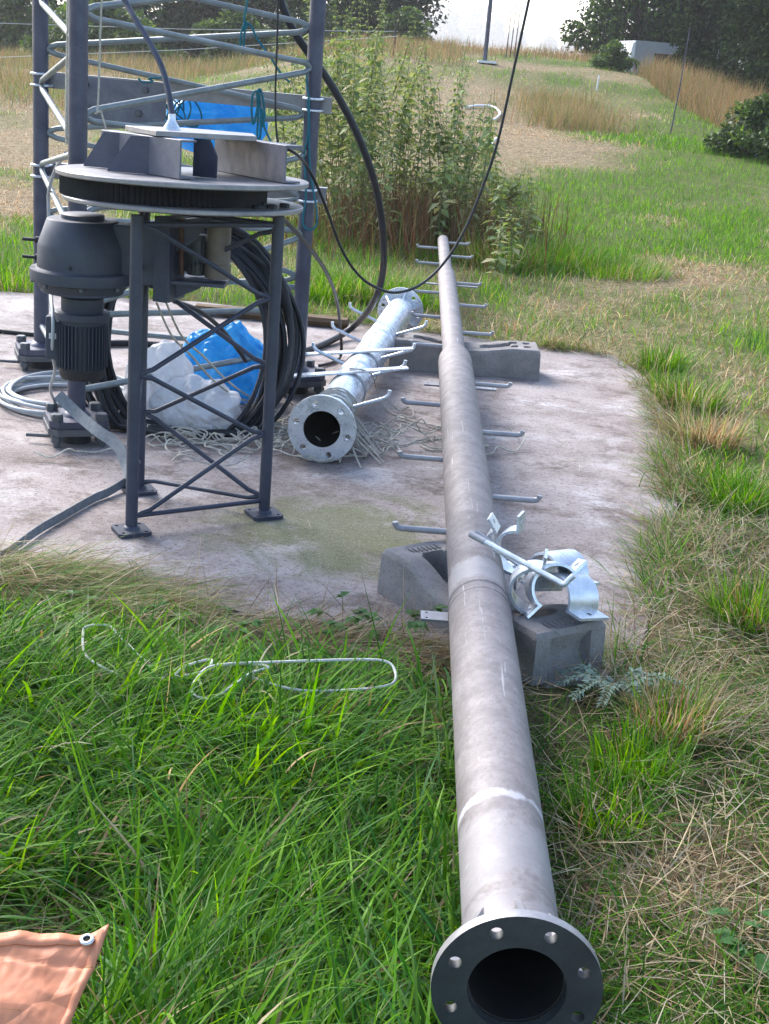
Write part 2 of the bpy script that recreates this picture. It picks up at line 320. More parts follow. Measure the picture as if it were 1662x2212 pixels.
# colour of the turf by place: dry (1) to green (0); blobs are (px, py, rx, ry, weight) of the spots where the photograph shows them
BLOBS = [(1120, 290, 150, 60, 1), (950, 250, 130, 80, .9), (1080, 210, 120, 40, .9), (60, 320, 150, 70, 1.), (300, 140, 300, 30, .5), (1230, 330, 140, 40, .8), (1330, 250, 70, 30, .5),
         (1450, 225, 260, 55, -.9), (1450, 340, 230, 70, -.8), (1250, 455, 250, 60, -.9), (1500, 470, 200, 90, -.7), (1200, 540, 180, 50, -1.), (1600, 330, 120, 100, -1),
         (1240, 640, 200, 35, -.15), (1450, 720, 260, 60, .15), (1530, 900, 200, 130, .25), (1560, 1300, 200, 250, .5), (1480, 1750, 260, 200, .35), (1480, 2000, 260, 200, .65), (1560, 1080, 120, 60, -.6),
         (1380, 1660, 160, 130, -.8), (50, 540, 150, 50, -.9), (30, 440, 120, 30, .5), (600, 1400, 300, 30, .6), (150, 1240, 250, 70, .5), (400, 1800, 600, 300, -.8), (400, 2100, 600, 200, -.9),
         (760, 590, 150, 60, -.3), (1300, 400, 160, 25, -.6), (1540, 440, 90, 14, .9), (1280, 440, 60, 12, .7), (1380, 560, 120, 16, .6)]
def dryness(x, y):
    z = zt(x, y); px, py = proj(np.stack([x, y, z], -1).reshape(-1, 3)); px = px.reshape(np.shape(x)); py = py.reshape(np.shape(x))
    v = .32+.0*px
    for bx, by, rx, ry, w in BLOBS: v = v+w*np.exp(-((px-bx)/rx)**2-((py-by)/ry)**2)*.75
    sc = np.where(y > 10, .9, 2.5)
    v = v+(fbm(x, y, .55, 21)-.45)*2.0*sst(8, 14, y)+(fbm(x, y, 2.2, 25)-.5)*1.3
    return np.clip(v, 0, 1)
GREENS = np.array([(.058, .175, .004), (.095, .25, .005), (.028, .105, .004), (.13, .28, .008), (.035, .13, .014)])
STRAWS = np.array([(.36, .275, .15), (.46, .37, .23), (.27, .19, .10), (.21, .125, .065), (.40, .35, .25)])
def mixcol(dry, n, jitter=.25):
    g = GREENS[rng.integers(0, len(GREENS), n)]; s = STRAWS[rng.integers(0, len(STRAWS), n)]
    c = np.where((rng.random(n) < dry)[:, None], s, g); return c*(1+(rng.random((n, 1))-.5)*2*jitter)
def ground():
    ys = np.concatenate([np.arange(-6, 14, .18), 14*np.power(1.035, np.arange(0, 134))]); us = np.linspace(-1, 1, 150); us = np.sign(us)*np.abs(us)**1.35
    Y, Ux = np.meshgrid(ys, us, indexing='ij'); X = Ux*(9+np.maximum(Y, 0)*.75); Z = zt(X, Y)
    sd_ = seg_dist(X, Y, SLAB); Z = np.where(sd_ < -.30, -.07, np.where(sd_ < .25, np.minimum(Z, -.006), Z))
    n, m = X.shape; V = np.stack([X, Y, Z], -1).reshape(-1, 3); d = dryness(X, Y).reshape(-1)[:, None]
    C = (1-d)*np.array([(.075, .125, .02)])+d*np.array([(.30, .235, .145)])
    far = sst(50, 62, Y+fbm(X, Y, .1, 9)*6).reshape(-1)[:, None]; wood = sst(1000, 1060, Y).reshape(-1)[:, None]
    C = C*(1-far)+far*np.array([(.44, .33, .22)]); C = C*(1-wood)+wood*np.array([(.10, .14, .06)])
    soil = np.exp(-((X-.62)/.28)**2-((Y-3.15)/.22)**2).reshape(-1)[:, None]; C = C*(1-soil)+soil*np.array([(.055, .038, .028)])
    i = (np.arange(n-1)[:, None]*m+np.arange(m-1)[None]).ravel(); T = np.concatenate([np.stack([i, i+1, i+m+1], 1), np.stack([i, i+m+1, i+m], 1)])
    o = tri_mesh('ground', V, T, C, 'turf', smooth=True); o['kind'] = 'structure'; o['label'] = 'rough turf rising to a pale field and wooded hill'
ground()
def slab():
    pts = []; n = len(SLAB)
    for i in range(n):
        a = SLAB[i]; b = SLAB[(i+1) % n]; k = max(1, int(np.linalg.norm(b-a)/.07))
        for q in range(k): pts.append(a+(b-a)*q/k+(rng.random(2)-.5)*.012)
    o = MB().prism([(p[0], p[1], -.2) for p in pts], (0, 0, .2)).build('concrete_slab', 'slab', None, 0, origin=(0, 6, -.2)); o['kind'] = 'structure'; o['label'] = 'stained concrete base slab under the tower'
slab()

# ------------------------------------------------------------------ long steel pole on the two blocks
AX0 = np.array([.282, 1.93, .158]); AXD = np.array([.002, 1, .009]); AXD = AXD/np.linalg.norm(AXD)
def axis_y(y): return AX0+AXD*(y-1.93)/AXD[1]
def pole_at(px, py):                                   # point of the pole's axis plane seen at a pixel
    y = 3.
    for _ in range(8): y = P(px, py, axis_y(y)[2])[1]
    return y
y12 = pole_at(1045, 1300)-.03; y23 = pole_at(992, 772); y34 = pole_at(974, 590); yE = pole_at(966, 520)
D1, D2, D3, D4 = .0865, .0835, .0595, .0445
def steel_pole():
    t = thing('steel_pole', 'long stepped grey steel mast pole lying on two concrete blocks, flange towards the viewer', 'pole', (AX0[0], AX0[1], 0))
    fr = frame(AXD); E = lambda y: (y-1.93)/AXD[1]
    def sect(r0, ya, yb, r1=None, neck=.05):
        prof = [(r0-.006, E(ya)+.0), (r0, E(ya)+.001), (r0, E(yb)-neck)]
        if r1: prof += [(r0*.985, E(yb)-neck*.75), ((r0+r1)/2, E(yb)-neck*.3), (r1*1.01, E(yb))]
        else: prof += [(r0, E(yb))]
        return MB().lathe(prof, AX0, 40, fr, (False, True)).build('pole_section', 'pole', t, 50)
    s1 = sect(D1, 1.935, y12, D2, .07); sect(D2, y12-.01, y23, D3, .12); sect(D3, y23-.01, y34, D4, .09); sect(D4, y34-.01, yE)
    for yy in (y12-.075, y12-.35*0-.02):                                     # weld beads
        a = AX0+AXD*E(yy); MB().lathe([(D1*.985, -.006), (D1*1.025, -.002), (D1*1.025, .003), (D1*.985, .007)], a, 40, fr, (False, False)).build('weld_bead', 'pole', s1, 60)
    bore = MB().lathe([(.081, .0), (.081, .9)], AX0, 40, fr, (False, True)).build('bore', 'inside', t, 60)
    hol = [(.1155*math.cos(math.radians(22.5+45*k)), .1155*math.sin(math.radians(22.5+45*k))) for k in range(8)]
    fl = disc_holes('flange', 'flange', t, AX0-AXD*.02, fr, .1425, .0825, .02, hol, .0115)
    MB().lathe([(.1428, -.0201), (.1432, -.010), (.1428, .0004)], AX0, 64, fr, (False, False)).build('flange_rim', 'plate', fl, 60)
    for k in range(8):
        q = math.radians(45*k); e = fr[0]*math.cos(q)+fr[1]*math.sin(q); w = np.cross(fr[2], e)*.006
        a = AX0+e*(D1-.002); MB().prism([a-w, a+e*.042-w, a+e*.042+AXD*.008-w, a+AXD*.115-w], 2*w).build('gusset', 'plate', fl, 0)
    pegs = [(-1, Z6(1022, 1362)), (-1, Z6(1010, 990)), (-1, Z6(998, 708)), (-1, Z6(1010, 405)), (-1, Z6(1000, 255)), (-1, Z6(998, 130)), (1, Z6(1280, 1185)), (1, Z6(1232, 850)), (1, Z6(1190, 600)), (1, Z6(1130, 335)), (1, Z6(1112, 193)), (1, Z6(1095, 80)),
            (-1, Z4(1115, 1536)), (1, Z4(1205, 1492)), (1, Z4(1190, 1414)), (-1, Z4(1118, 1445))]
    for sgn, px in pegs:
        y = pole_at(*px); r = D2 if y < y23 else (D3 if y < y34 else D4); c = axis_y(y); L = .165; u = np.array([sgn, .0, 0.])
        pts = [c+u*(r-.015), c+u*(r+L*.55), c+u*(r+L-.02), c+u*(r+L-.006)+np.array([0, 0, .003]), c+u*(r+L)+np.array([0, 0, .012]), c+u*(r+L+.001)+np.array([0, 0, .02])]
        MB().tube(pts, .0105, 10).build('step_peg', 'zincdull', t, 60)
    for (l, rr, py, w, hn) in ((Z7(512, 0)[0], Z7(1135, 0)[0], Z7(0, 712)[1], .062, .0), (Z6(900, 0)[0], Z6(1268, 0)[0], Z6(0, 612)[1], .05, 0), (Z6(908, 0)[0], Z6(1172, 0)[0], Z6(0, 88)[1], .05, 0)):
        y = pole_at(Z6(1100, 0)[0], py)+.02; zz = axis_y(y)[2]-.052; a = P(l, py, zz); b = P(rr, py, zz); b[1] = a[1] = (a[1]+b[1])/2; ln = b[0]-a[0]
        c = np.array([(a[0]+b[0])/2, a[1], zz]); h = [(sx*(ln/2-.016)*1., sy*(w/2-.012)) for sx in (-1, 1) for sy in (-1, 1)]
        bm_plate('cross_plate', 'plate', t, c, (np.array([1., 0, 0]), np.array([0, 1., 0]), np.array([0, 0, 1.])), ln, w, .008, h, .0045)
def bm_plate(name, mat, parent, c, ax, w, h, th, holes, rh, cut=0, sm=30):
    """flat plate w x h x th with round holes, centred on c"""
    bm = bmesh.new(); A = [Vector(a) for a in ax]; c = Vector(c)-Vector(WO[parent])
    def loop(pp):
        vs = [bm.verts.new(c+A[0]*x+A[1]*y-A[2]*th/2) for x, y in pp]
        for i in range(len(vs)): bm.edges.new((vs[i], vs[(i+1) % len(vs)]))
    X, Y, k = w/2, h/2, cut
    loop([(-X, -Y), (X, -Y), (X, Y), (-X, Y)] if not k else [(-X+k, -Y), (X-k, -Y), (X, -Y+k), (X, Y-k), (X-k, Y), (-X+k, Y), (-X, Y-k), (-X, -Y+k)])
    for x, y in holes: loop([(x+rh*math.cos(i*math.pi/6), y+rh*math.sin(i*math.pi/6)) for i in range(12)])
    bmesh.ops.triangle_fill(bm, use_beauty=True, use_dissolve=False, edges=list(bm.edges))
    r = bmesh.ops.extrude_face_region(bm, geom=list(bm.faces)); bmesh.ops.translate(bm, vec=A[2]*th, verts=[e for e in r['geom'] if isinstance(e, bmesh.types.BMVert)])
    bmesh.ops.recalc_face_normals(bm, faces=bm.faces); me = bpy.data.meshes.new(name); bm.to_mesh(me); bm.free()
    me.shade_smooth(); me.set_sharp_from_angle(angle=math.radians(sm)); return link(name, me, mat, parent, WO[parent])
steel_pole()

# ------------------------------------------------------------------ concrete blocks
def block(label, c, yaw, L, W, Hh, dip, pits, lettered):
    """fence-foot block: top sinks to a saddle in the middle, oval pockets and rows of holes in the top, grip recess in each end"""
    t = thing('concrete_block', label, 'concrete block', (c[0], c[1], .001), 'concrete fence-foot blocks')
    cy, sy = math.cos(yaw), math.sin(yaw); ux = np.array([cy, sy, 0]); uy = np.array([-sy, cy, 0]); b = np.array([c[0], c[1], .001])
    nx, ny = 84, 30; V = []; Fc = []
    def top(u, v):
        a = abs(u)*2; h = Hh-dip*(1-sst(.12, .72, a)); pk = 0.
        for (pu, pv, ru, rv, dd) in pits:
            q = ((u*L-pu)/ru)**4+((v*W-pv)/rv)**4
            pk = max(pk, dd*float(1-sst(.55, 1.15, q)))
        ex = min(L/2-abs(u)*L, W/2-abs(v)*W); rr = .018; h -= rr*(1-math.sqrt(max(0, 1-(max(0, rr-ex)/rr)**2)))*.9
        return h-pk+(mnoise.noise((u*L*14, v*W*14, c[1]))*.0016)
    us = np.linspace(-.5, .5, nx); vs_ = np.linspace(-.5, .5, ny)
    for u in us:
        for v in vs_:
            V.append(b+ux*u*L*.985+uy*v*W*.97+np.array([0, 0, top(u, v)]))
    for i in range(nx-1):
        for j in range(ny-1): Fc.append((i*ny+j, (i+1)*ny+j, (i+1)*ny+j+1, i*ny+j+1))
    ring = [i*ny for i in range(nx)]+[(nx-1)*ny+j for j in range(1, ny)]+[i*ny+ny-1 for i in range(nx-2, -1, -1)]+[j for j in range(ny-2, 0, -1)]
    prev = ring
    for lv in (.97, .66, .34, .03, 0):
        new = []
        for k in ring:
            p = V[k]-b; x = p@ux/.985; y = p@uy/.97; s = 1.0-.0*lv; q = b+ux*x*(.985+.015*(1-lv))+uy*y*(.97+.03*(1-lv)); q[2] = b[2]+(V[k][2]-b[2])*lv
            if abs(abs(x)-L/2) < .004 and abs(y) < W*.27 and .2 < lv < .8: q = q-ux*np.sign(x)*.03          # grip recess in the end
            new.append(len(V)); V.append(q)
        for a in range(len(ring)): bb = (a+1) % len(ring); Fc.append((prev[a], prev[bb], new[bb], new[a]))
        prev = new
    Fc.append(tuple(prev))
    o = mesh_obj('body', V, Fc, 'block', t, 42)
    if lettered:
        for sx in (-1, 1):                                                # cast-in maker's mark: a row of short raised strokes in a sunk panel
            for k in range(7):
                q = b+ux*(sx*(L/2-.055))+uy*((k-3)*.017)+np.array([0, 0, Hh-.0075])
                MB().box(q, (.030, .004+.002*(k % 2), .012), (ux, uy, (0, 0, 1))).build('cast_mark', 'block', t, 0)
    return t
nb0, nb1, nb2 = P(812, 1282), P(1150, 1490), P(1302, 1440)
yaw = math.atan2(nb1[1]-nb0[1], nb1[0]-nb0[0]); cen = (nb0+nb2)/2
block('pitted grey concrete block under the near part of the long pole, beside the grass', cen, yaw, .76, .265, .15, .062, [(-.20, 0, .085, .055, .09), (.20, 0, .07, .05, .05), (-.33, 0, .035, .065, .008), (.33, 0, .035, .065, .008)], True)
fb0, fb1 = P(838, 797), P(1166, 823); yw = math.atan2(fb1[1]-fb0[1], fb1[0]-fb0[0]); fc = (fb0+fb1)/2+np.array([-math.sin(yw), math.cos(yw), 0])*.135
block('grey concrete block under the far part of the long pole, at the slab edge', fc, yw, .83, .265, .165, .028, [(-.19, 0, .10, .05, .07), (.17, .0, .085, .05, .05), (.27, .05, .018, .026, .05), (.27, -.05, .018, .026, .05), (.345, .05, .018, .026, .05), (.345, -.05, .018, .026, .05), (-.345, 0, .03, .06, .008)], True)

# ------------------------------------------------------------------ short galvanised pole
def short_pole():
    a = np.array([-.285, 5.45, .1425]); b = np.array([.0, 8.45, .1425]); d = b-a; L = np.linalg.norm(d); fr = frame(d); d = fr[2]
    t = thing('galvanised_pole', 'short bright galvanised pole with a flange at each end lying on the slab', 'pole', (a[0], a[1], 0)); R = .084
    tb = MB().lathe([(R, .01), (R, L-.01)], a, 40, fr, (False, False)).build('tube', 'galv', t, 50)
    MB().lathe([(R-.007, .0), (R-.007, L)], a, 32, fr, (False, False)).build('bore', 'inside', t, 60)
    for s in (1, L*.34, L*.62): MB().lathe([(R, -.012), (R+.004, -.004), (R+.004, .004), (R, .012)], a+d*s, 36, fr, (False, False)).build('weld_bead', 'galv', tb, 60)
    for (o, th, sg) in ((a, .02, 1), (b-d*.02, .02, -1)):
        hol = [(.112*math.cos(math.radians(12+60*k)), .112*math.sin(math.radians(12+60*k))) for k in range(6)]
        f = disc_holes('flange', 'galv', t, o, fr, .1425, .0775, th, hol, .0125)
        for k in range(6):
            q = math.radians(42+60*k); e = fr[0]*math.cos(q)+fr[1]*math.sin(q); w = np.cross(d, e)*.004; s = o+(d*th if sg > 0 else 0)+e*(R-.002)
            if sg < 0: MB().prism([s-w, s+e*.045-w, s+e*.045-d*.012-w, s-d*.09-w], 2*w).build('gusset', 'galv', f, 0)
            else: MB().prism([s-w, s+e*.045-w, s+e*.045+d*.012-w, s+d*.06-w], 2*w).build('gusset', 'galv', f, 0)
    side = np.cross(d, [0, 0, 1.]); side /= np.linalg.norm(side); upv = np.cross(side, d)
    for s, sg in ((.30, 1), (.95, 1), (1.38, 1), (2.05, 1), (1.15, -1), (1.75, -1), (2.4, -1)):
        e = side*sg*.93+upv*.36; e /= np.linalg.norm(e); c = a+d*s; Lp = .17
        MB().tube([c+e*(R-.01), c+e*(R+Lp*.6), c+e*(R+Lp-.018), c+e*(R+Lp)+np.array([0, 0, .01]), c+e*(R+Lp+.002)+np.array([0, 0, .03])], .0085, 10).build('step_peg', 'galv', t, 60)
    for s, tilt, ln in ((.72, .05, .62), (1.22, -.03, .56)):                                     # flat bars strapped across the top
        c = a+d*s+upv*(R+.006); e = side*.96+d*(.28+tilt)+np.array([0, 0, .10]); e /= np.linalg.norm(e); n2 = upv-e*(upv@e); n2 /= np.linalg.norm(n2); w = np.cross(n2, e)
        bm_plate('flat_bar', 'galv', t, c+n2*.0+e*-.03, (e, w, n2), ln, .05, .008, [(-ln/2+.03, 0), (ln/2-.03, 0)], .007)
        MB().lathe([(R+.001, -.02), (R+.004, -.019), (R+.004, .019), (R+.001, .02)], a+d*s, 32, fr, (False, False)).build('band_clamp', 'zincdull', t, 60)
    return a, d, fr
sp_a, sp_d, sp_fr = short_pole()

# ------------------------------------------------------------------ lattice tower
LEGS = [P(165, 952), P(90, 792), P(640, 846)]; TT = 3.3; LR = .037
def diag(t, A, B, za, zb, r, la, lb, mat, name='brace_rod', g=.03):
    A = np.array([A[0], A[1], 0.]); B = np.array([B[0], B[1], 0.]); h = (B-A)/np.linalg.norm(B-A); s = np.sign(zb-za) if abs(zb-za) > .03 else 0; z = lambda v: np.array([0, 0, v])
    pts = [A+h*(la-.004)+z(za), A+h*(la+.012)+z(za+s*g*.35), A+h*(la+.045)+z(za+s*g*.75), B-h*(lb+.045)+z(zb-s*g*.75), B-h*(lb+.012)+z(zb-s*g*.35), B-h*(lb-.004)+z(zb)]
    return MB().tube(pts, r, 10).build(name, mat, t, 60)
def tower():
    c = sum(LEGS)/3
    t = thing('lattice_tower', 'grey three-legged lattice steel tower rising out of frame above the slab', 'tower', (c[0], c[1], 0))
    for i, L in enumerate(LEGS):
        leg = MB().tube([(L[0], L[1], .12), (L[0], L[1], 1.6), (L[0], L[1], TT)], LR, 24).build('leg', 'mast', t, 60)
        out = np.array([L[0]-c[0], L[1]-c[1], 0]); out /= np.linalg.norm(out); sd2 = np.array([-out[1], out[0], 0]); zz = np.array([0, 0, 1.])
        base = np.array([L[0], L[1], 0])
        for z0, s in ((.066, .25), (.097, .24)):
            bm_plate('base_plate', 'bolt' if z0 < .08 else 'mast', t, base+zz*z0, (np.array([.93, .36, 0]), np.array([-.36, .93, 0]), zz), s, s, .028, [], 0, .035)
        MB().lathe([(.06, .111), (.055, .118), (.038, .135)], base, 24).build('leg_collar', 'mast', leg, 60)
        for k in range(4):
            q = .785+k*math.pi/2+.37; p = base+np.array([math.cos(q), math.sin(q), 0])*.125*1.02
            bt = MB().hexbolt(p+zz*.111, .026, .03).build('bolt', 'bolt', t, 30)
            MB().tube([p+zz*-.0, p+zz*.06], .015, 10).build('stud', 'bolt', t, 60)
            MB().hexbolt(p+zz*.022, .026, .026).build('nut', 'bolt', t, 30)
        MB().tube([base+zz*0.0, base+zz*.055], .06, 20).build('pedestal', 'blackiron', t, 60)
        p = base-np.array([.16, .06, -.03]); MB().tube([p+np.array([.08, 0, 0]), p-np.array([.03, .01, 0])], .008, 8).build('adjuster', 'bolt', t, 60)
    A, Bk, C = LEGS
    zA = lambda y: hz(Z1(442, y), A[1]); zB = lambda y: hz(Z1(275, y), Bk[1]); zC = lambda y: hz(Z1(1540, y), C[1])
    # face near-right: nodes alternate between legs A and C
    pitchA = (zA(60)-zA(600)); pitchC = pitchA
    nA = [zA(600)+k*pitchA for k in range(-2, 4)]; nC = [zC(345)+k*pitchC for k in range(-3, 4)]
    for k, z in enumerate(nA):
        for zc_ in nC:
            if abs(zc_-z) < pitchA*.75 and max(z, zc_) < TT and min(z, zc_) > .3: diag(t, A, C, z, zc_, .0135, LR, LR, 'rodz')
    nB = [zB(255)+k*pitchA for k in range(-4, 3)]; nC2 = [zC(585)+k*pitchA for k in range(-3, 4)]
    for z in nB:
        for zc_ in nC2:
            if abs(zc_-z) < pitchA*.8 and max(z, zc_) < TT and min(z, zc_) > .3: diag(t, Bk, C, z, zc_, .0135, LR, LR, 'rodz')
    for k in range(-4, 4):
        z0 = zB(440)+k*pitchA
        if .3 < z0 < TT-.5: diag(t, Bk, A, z0, z0+pitchA*.5, .0135, LR, LR, 'rodz'); diag(t, A, Bk, z0+pitchA*.5, z0+pitchA, .0135, LR, LR, 'rodz')
    for a, b in ((A, C), (Bk, C), (A, Bk)): diag(t, a, b, .215, .215, .014, LR, LR, 'rodz', 'base_rod')
    diag(t, Bk, C, .52, .52, .014, LR, LR, 'rodz', 'cross_rod')
    # two channel beams clamped behind the rear legs
    h = (C-Bk)/np.linalg.norm(C-Bk); nrm = np.array([-h[1], h[0], 0.])
    for j, (yb, yc) in enumerate(((415, 535), (885, 1005))):
        zb, zc_ = zB(yb), zC(yc); pb = np.array([Bk[0], Bk[1], zb])-h*.05+nrm*(LR+.004); pc = np.array([C[0], C[1], zc_])+h*.085+nrm*(LR+.004)
        e = pc-pb; ln = np.linalg.norm(e); e /= ln; w = np.cross(nrm, e); w /= np.linalg.norm(w); w = w if w[2] > 0 else -w; mid = (pb+pc)/2
        bmb = MB().box(mid+nrm*.003, (ln, .006, .074), (e, nrm, w)); bmb.box(mid+nrm*.028+w*.034, (ln, .05, .006), (e, nrm, w)); bmb.box(mid+nrm*.028-w*.034, (ln, .05, .006), (e, nrm, w))
        bm_ = bmb.build('cross_beam', 'plate', t, 0)
        for pt, L in ((pb+e*.05, Bk), (pc-e*.085, C)):
            for dz in (-.026, .026):
                cc = np.array([L[0], L[1], pt[2]+dz]); pts = [cc+nrm*.06+h*(LR+.007)]+[cc-nrm*(LR+.007)*math.sin(q)+h*(LR+.007)*math.cos(q) for q in np.linspace(0, math.pi, 13)]+[cc+nrm*.06-h*(LR+.007)]
                MB().tube(pts, .006, 8).build('u_bolt', 'galv', t, 60)
        if j == 0:
            px = np.array([0, 0, 0])+mid-e*.30-w*.075-nrm*.0085; bm_plate('splice_plate', 'chan', t, px, (e, w, nrm), .46, .21, .008, [], 0)
            for dx, dz in ((-.16, .07), (.13, .07), (.10, -.04), (-.14, -.04)): MB().hexbolt(px+e*dx+w*dz-nrm*.004, .017, .014, (e, w, -nrm)).build('bolt', 'bolt', t, 30)
    return A, Bk, C, h, nrm, mid
tA, tB, tC, th_, tn, tmid = tower()

# ------------------------------------------------------------------ rotator on its stand
SL = [P(284, 1150), P(570, 1114), P(300, 1062)]
def stand():
    c = sum(SL)/3; base = (c[0], c[1], 0)
    t = thing('rotator_stand', 'slate grey lattice stand carrying a toothed turntable and hanging gear motor', 'rotator stand', base); zz = np.array([0, 0, 1.])
    ZB = 1.075; r = .021
    for L in SL:
        leg = MB().tube([(L[0], L[1], .014), (L[0], L[1], .6), (L[0], L[1], ZB)], r, 20).build('leg', 'blueg', t, 60)
        a = .5; bm_plate('foot_plate', 'blueg', t, L+zz*.0075, (np.array([math.cos(a), math.sin(a), 0]), np.array([-math.sin(a), math.cos(a), 0]), zz), .115, .115, .014, [(x*.04, y*.04) for x in (-1, 1) for y in (-1, 1)], .0065, .012)
        MB().lathe([(.03, .0145), (.027, .02), (.021, .027)], (L[0], L[1], 0), 18).build('foot_weld', 'blueg', leg, 60)
    a, b, d = SL
    z1 = lambda z, pt: hz(z, pt[1])
    front = [(a, z1(Z2(740, 150), a)), (b, z1(Z2(1390, 520), b)), (a, z1(Z2(725, 925), a)), (b, z1(Z3(1355, 390), b)), (a, z1(Z3(712, 822), a)), (b, z1(Z3(1335, 735), b))]
    rear = [(b, z1(Z2(1395, 175), b)), (d, z1(Z2(700, 440), d)), (b, z1(Z2(1365, 870), b)), (d, z1(Z2(690, 1110), d)), (b, z1(Z3(1335, 715), b)), (d, z1(Z3(690, 640), d))]
    side = [(a, .98), (d, .80), (a, .62), (d, .44), (a, .27), (d, .12)]
    for chain in (front, rear, side):
        for (A, za), (B, zb) in zip(chain[:-1], chain[1:]): diag(t, A, B, za, zb, .0085, r, r, 'blueg', 'brace_rod', .02)
    for A, B in ((a, b), (d, b), (a, d)): diag(t, A, B, ZB-.03, ZB-.03, .0095, r, r, 'blueg', 'top_rod')
    # turntable
    ctr = Q(*Z1(951, 1035), c[1]+.02); cx = np.array([ctr[0], ctr[1], 0])
    tilt = (np.array([1., 0, .010]), np.array([0, 1., -.022]), np.array([-.010, .022, 1.]))
    lp = MB().lathe([(.397, -.016), (.402, -.012), (.402, -.003), (.399, 0)], cx+zz*1.108, 96, tilt).build('lower_plate', 'plate', t, 40)
    gx = cx+np.array([-.066, 0, 0]); prof = []
    g = MB(); n = 120; v = []
    for k in range(n*2):
        q = 2*math.pi*k/(n*2); rr = .345 if (k % 2) else .331
        v.append(gx+np.array([rr*math.cos(q), rr*math.sin(q), 0]))
    g.prism([p+zz*1.109 for p in v], zz*.062); g.build('gear_ring', 'blackiron', t, 25)
    upz = 1.19; upc = Q(*Z1(951, 903), c[1]+.02); ucx = np.array([upc[0], upc[1], 0])
    MB().lathe([(.414, -.018), (.419, -.014), (.419, -.003), (.416, 0)], ucx+zz*upz, 96, tilt).build('upper_plate', 'plate', t, 40)
    for dx, dy in ((.27, -.18), (.31, -.13), (.345, -.06), (.27, -.06), (-.30, -.17)): MB().hexbolt(cx+np.array([dx, dy, 1.105]), .017, .022).build('bolt', 'blackiron', t, 30)
    # channels on the upper plate; u right, v away from the viewer
    W = lambda u, v_, z: ucx+np.array([u, v_, upz+z+.010*u-.022*v_])
    def channel(p0, p1, side_, nm):
        p0 = np.array(p0); p1 = np.array(p1); e = p1-p0; ln = np.linalg.norm(e); e /= ln; q = np.array([-e[1], e[0]])*side_
        o = W(*( (p0+p1)/2), .062); ex = np.array([e[0], e[1], +.010*e[0]-.022*e[1]]); qx = np.array([q[0], q[1], 0])
        m = MB().box(o, (ln, .007, .12), (ex, qx, zz)); m.box(o+qx*.03+zz*.0565, (ln, .054, .007), (ex, qx, zz)); m.box(o+qx*.03-zz*.0565, (ln, .054, .007), (ex, qx, zz))
        return m.build(nm, 'chan', t, 0, .0012, 1), ex, qx, o, ln
    chA, eA, qA, oA, lA = channel((-.30, .10), (.035, -.285), 1, 'channel_beam')
    chB, eB, qB, oB, lB = channel((.06, .30), (.352, -.14), 1, 'channel_beam')
    for (ub, vb, ul, vl) in ((-.215, .0, -.345, .03), (-.088, -.145, -.225, -.15)):
        p = W(ub, vb, .002); q = W(ul, vl, .002); w = np.array([.006, .012, 0]); top = zz*.118
        MB().prism([q, p, p+top, q+(p-q)*.55+top, q+(p-q)*.02+zz*.012], w).build('gusset', 'mast', t, 0)
    p = W(.118, .21, .002); q = W(.03, .06, .002); q2 = W(.119, -.03, .002)
    MB().prism([W(.045, -.10, .002), W(.125, -.135, .002), W(.125, -.135, .072), W(.098, -.12, .122), W(.045, -.10, .122)], (.004, .008, 0)).build('gusset', 'mast', t, 0)
    tp = [(-.225, .12), (-.06, -.20), (.245, -.06), (.20, .20), (-.05, .30)]
    MB().prism([W(x, y, .125) for x, y in tp], zz*.016).build('top_plate', 'plate', t, 0, .001, 1)
    MB().lathe([(.03, 0), (.026, .01), (.013, .03), (.0125, .05)], W(-.045, .0, .141), 18).build('cable_gland', 'galv', t, 60)
    # underside bracket and small brake motor
    Bq = lambda x, y, yy: Q(*Z2(x, y), yy)
    yy = c[1]+.04
    bx = [Bq(800, 100, yy), Bq(870, 100, yy), Bq(862, 550, yy), Bq(790, 540, yy)]; MB().prism(bx, (0, .012, 0)).build('hanger_plate', 'blueg', t, 0)
    MB().prism([Bq(866, 100, yy), Bq(866, 100, yy)+np.array([.03, .14, 0]), Bq(862, 548, yy)+np.array([.03, .14, 0]), Bq(862, 548, yy)], (.008, 0, 0)).build('hanger_plate', 'mast', t, 0)
    MB().prism([Bq(880, 120, yy+.06), Bq(1100, 110, yy+.06), Bq(1000, 235, yy+.06), Bq(885, 300, yy+.06)], (0, .01, 0)).build('hanger_gusset', 'mast', t, 0)
    MB().prism([Bq(885, 440, yy+.06), Bq(1110, 425, yy+.06), Bq(1020, 480, yy+.06), Bq(880, 535, yy+.06)], (0, .01, 0)).build('hanger_gusset', 'mast', t, 0)
    pb = Bq(1000, 432, yy+.1); MB().box(pb, (.24, .17, .012)).build('motor_shelf', 'mast', t, 0)
    cy_ = Bq(1135, 130, yy+.09); cb = Bq(1135, 420, yy+.09); cyl = np.array([cy_[0], cy_[1], 0]); h0, h1 = cb[2], cy_[2]
    MB().lathe([(.046, h0), (.046, h0+.05), (.042, h0+.052), (.042, h1-.012), (.046, h1-.01), (.046, h1)], cyl, 28).build('encoder_drum', 'drum', t, 40)
    mc = Bq(1020, 330, yy+.13); mm = MB().lathe([(.034, 0), (.036, .005), (.036, .13), (.03, .14)], (mc[0], mc[1], h0), 24)
    sm = mm.build('brake_motor', 'bolt', t, 40)
    for k in range(18):
        q = 2*math.pi*k/18; e = np.array([math.cos(q), math.sin(q), 0]); MB().box(np.array([mc[0], mc[1], h0+.065])+e*.04, (.012, .003, .11), (e, np.cross(zz, e), zz)).build('fin', 'bolt', sm, 0)
    MB().tube([Bq(938, 400, yy+.05), Bq(938, 120, yy+.05)], .008, 10).build('tie_rod', 'rust', t, 60)
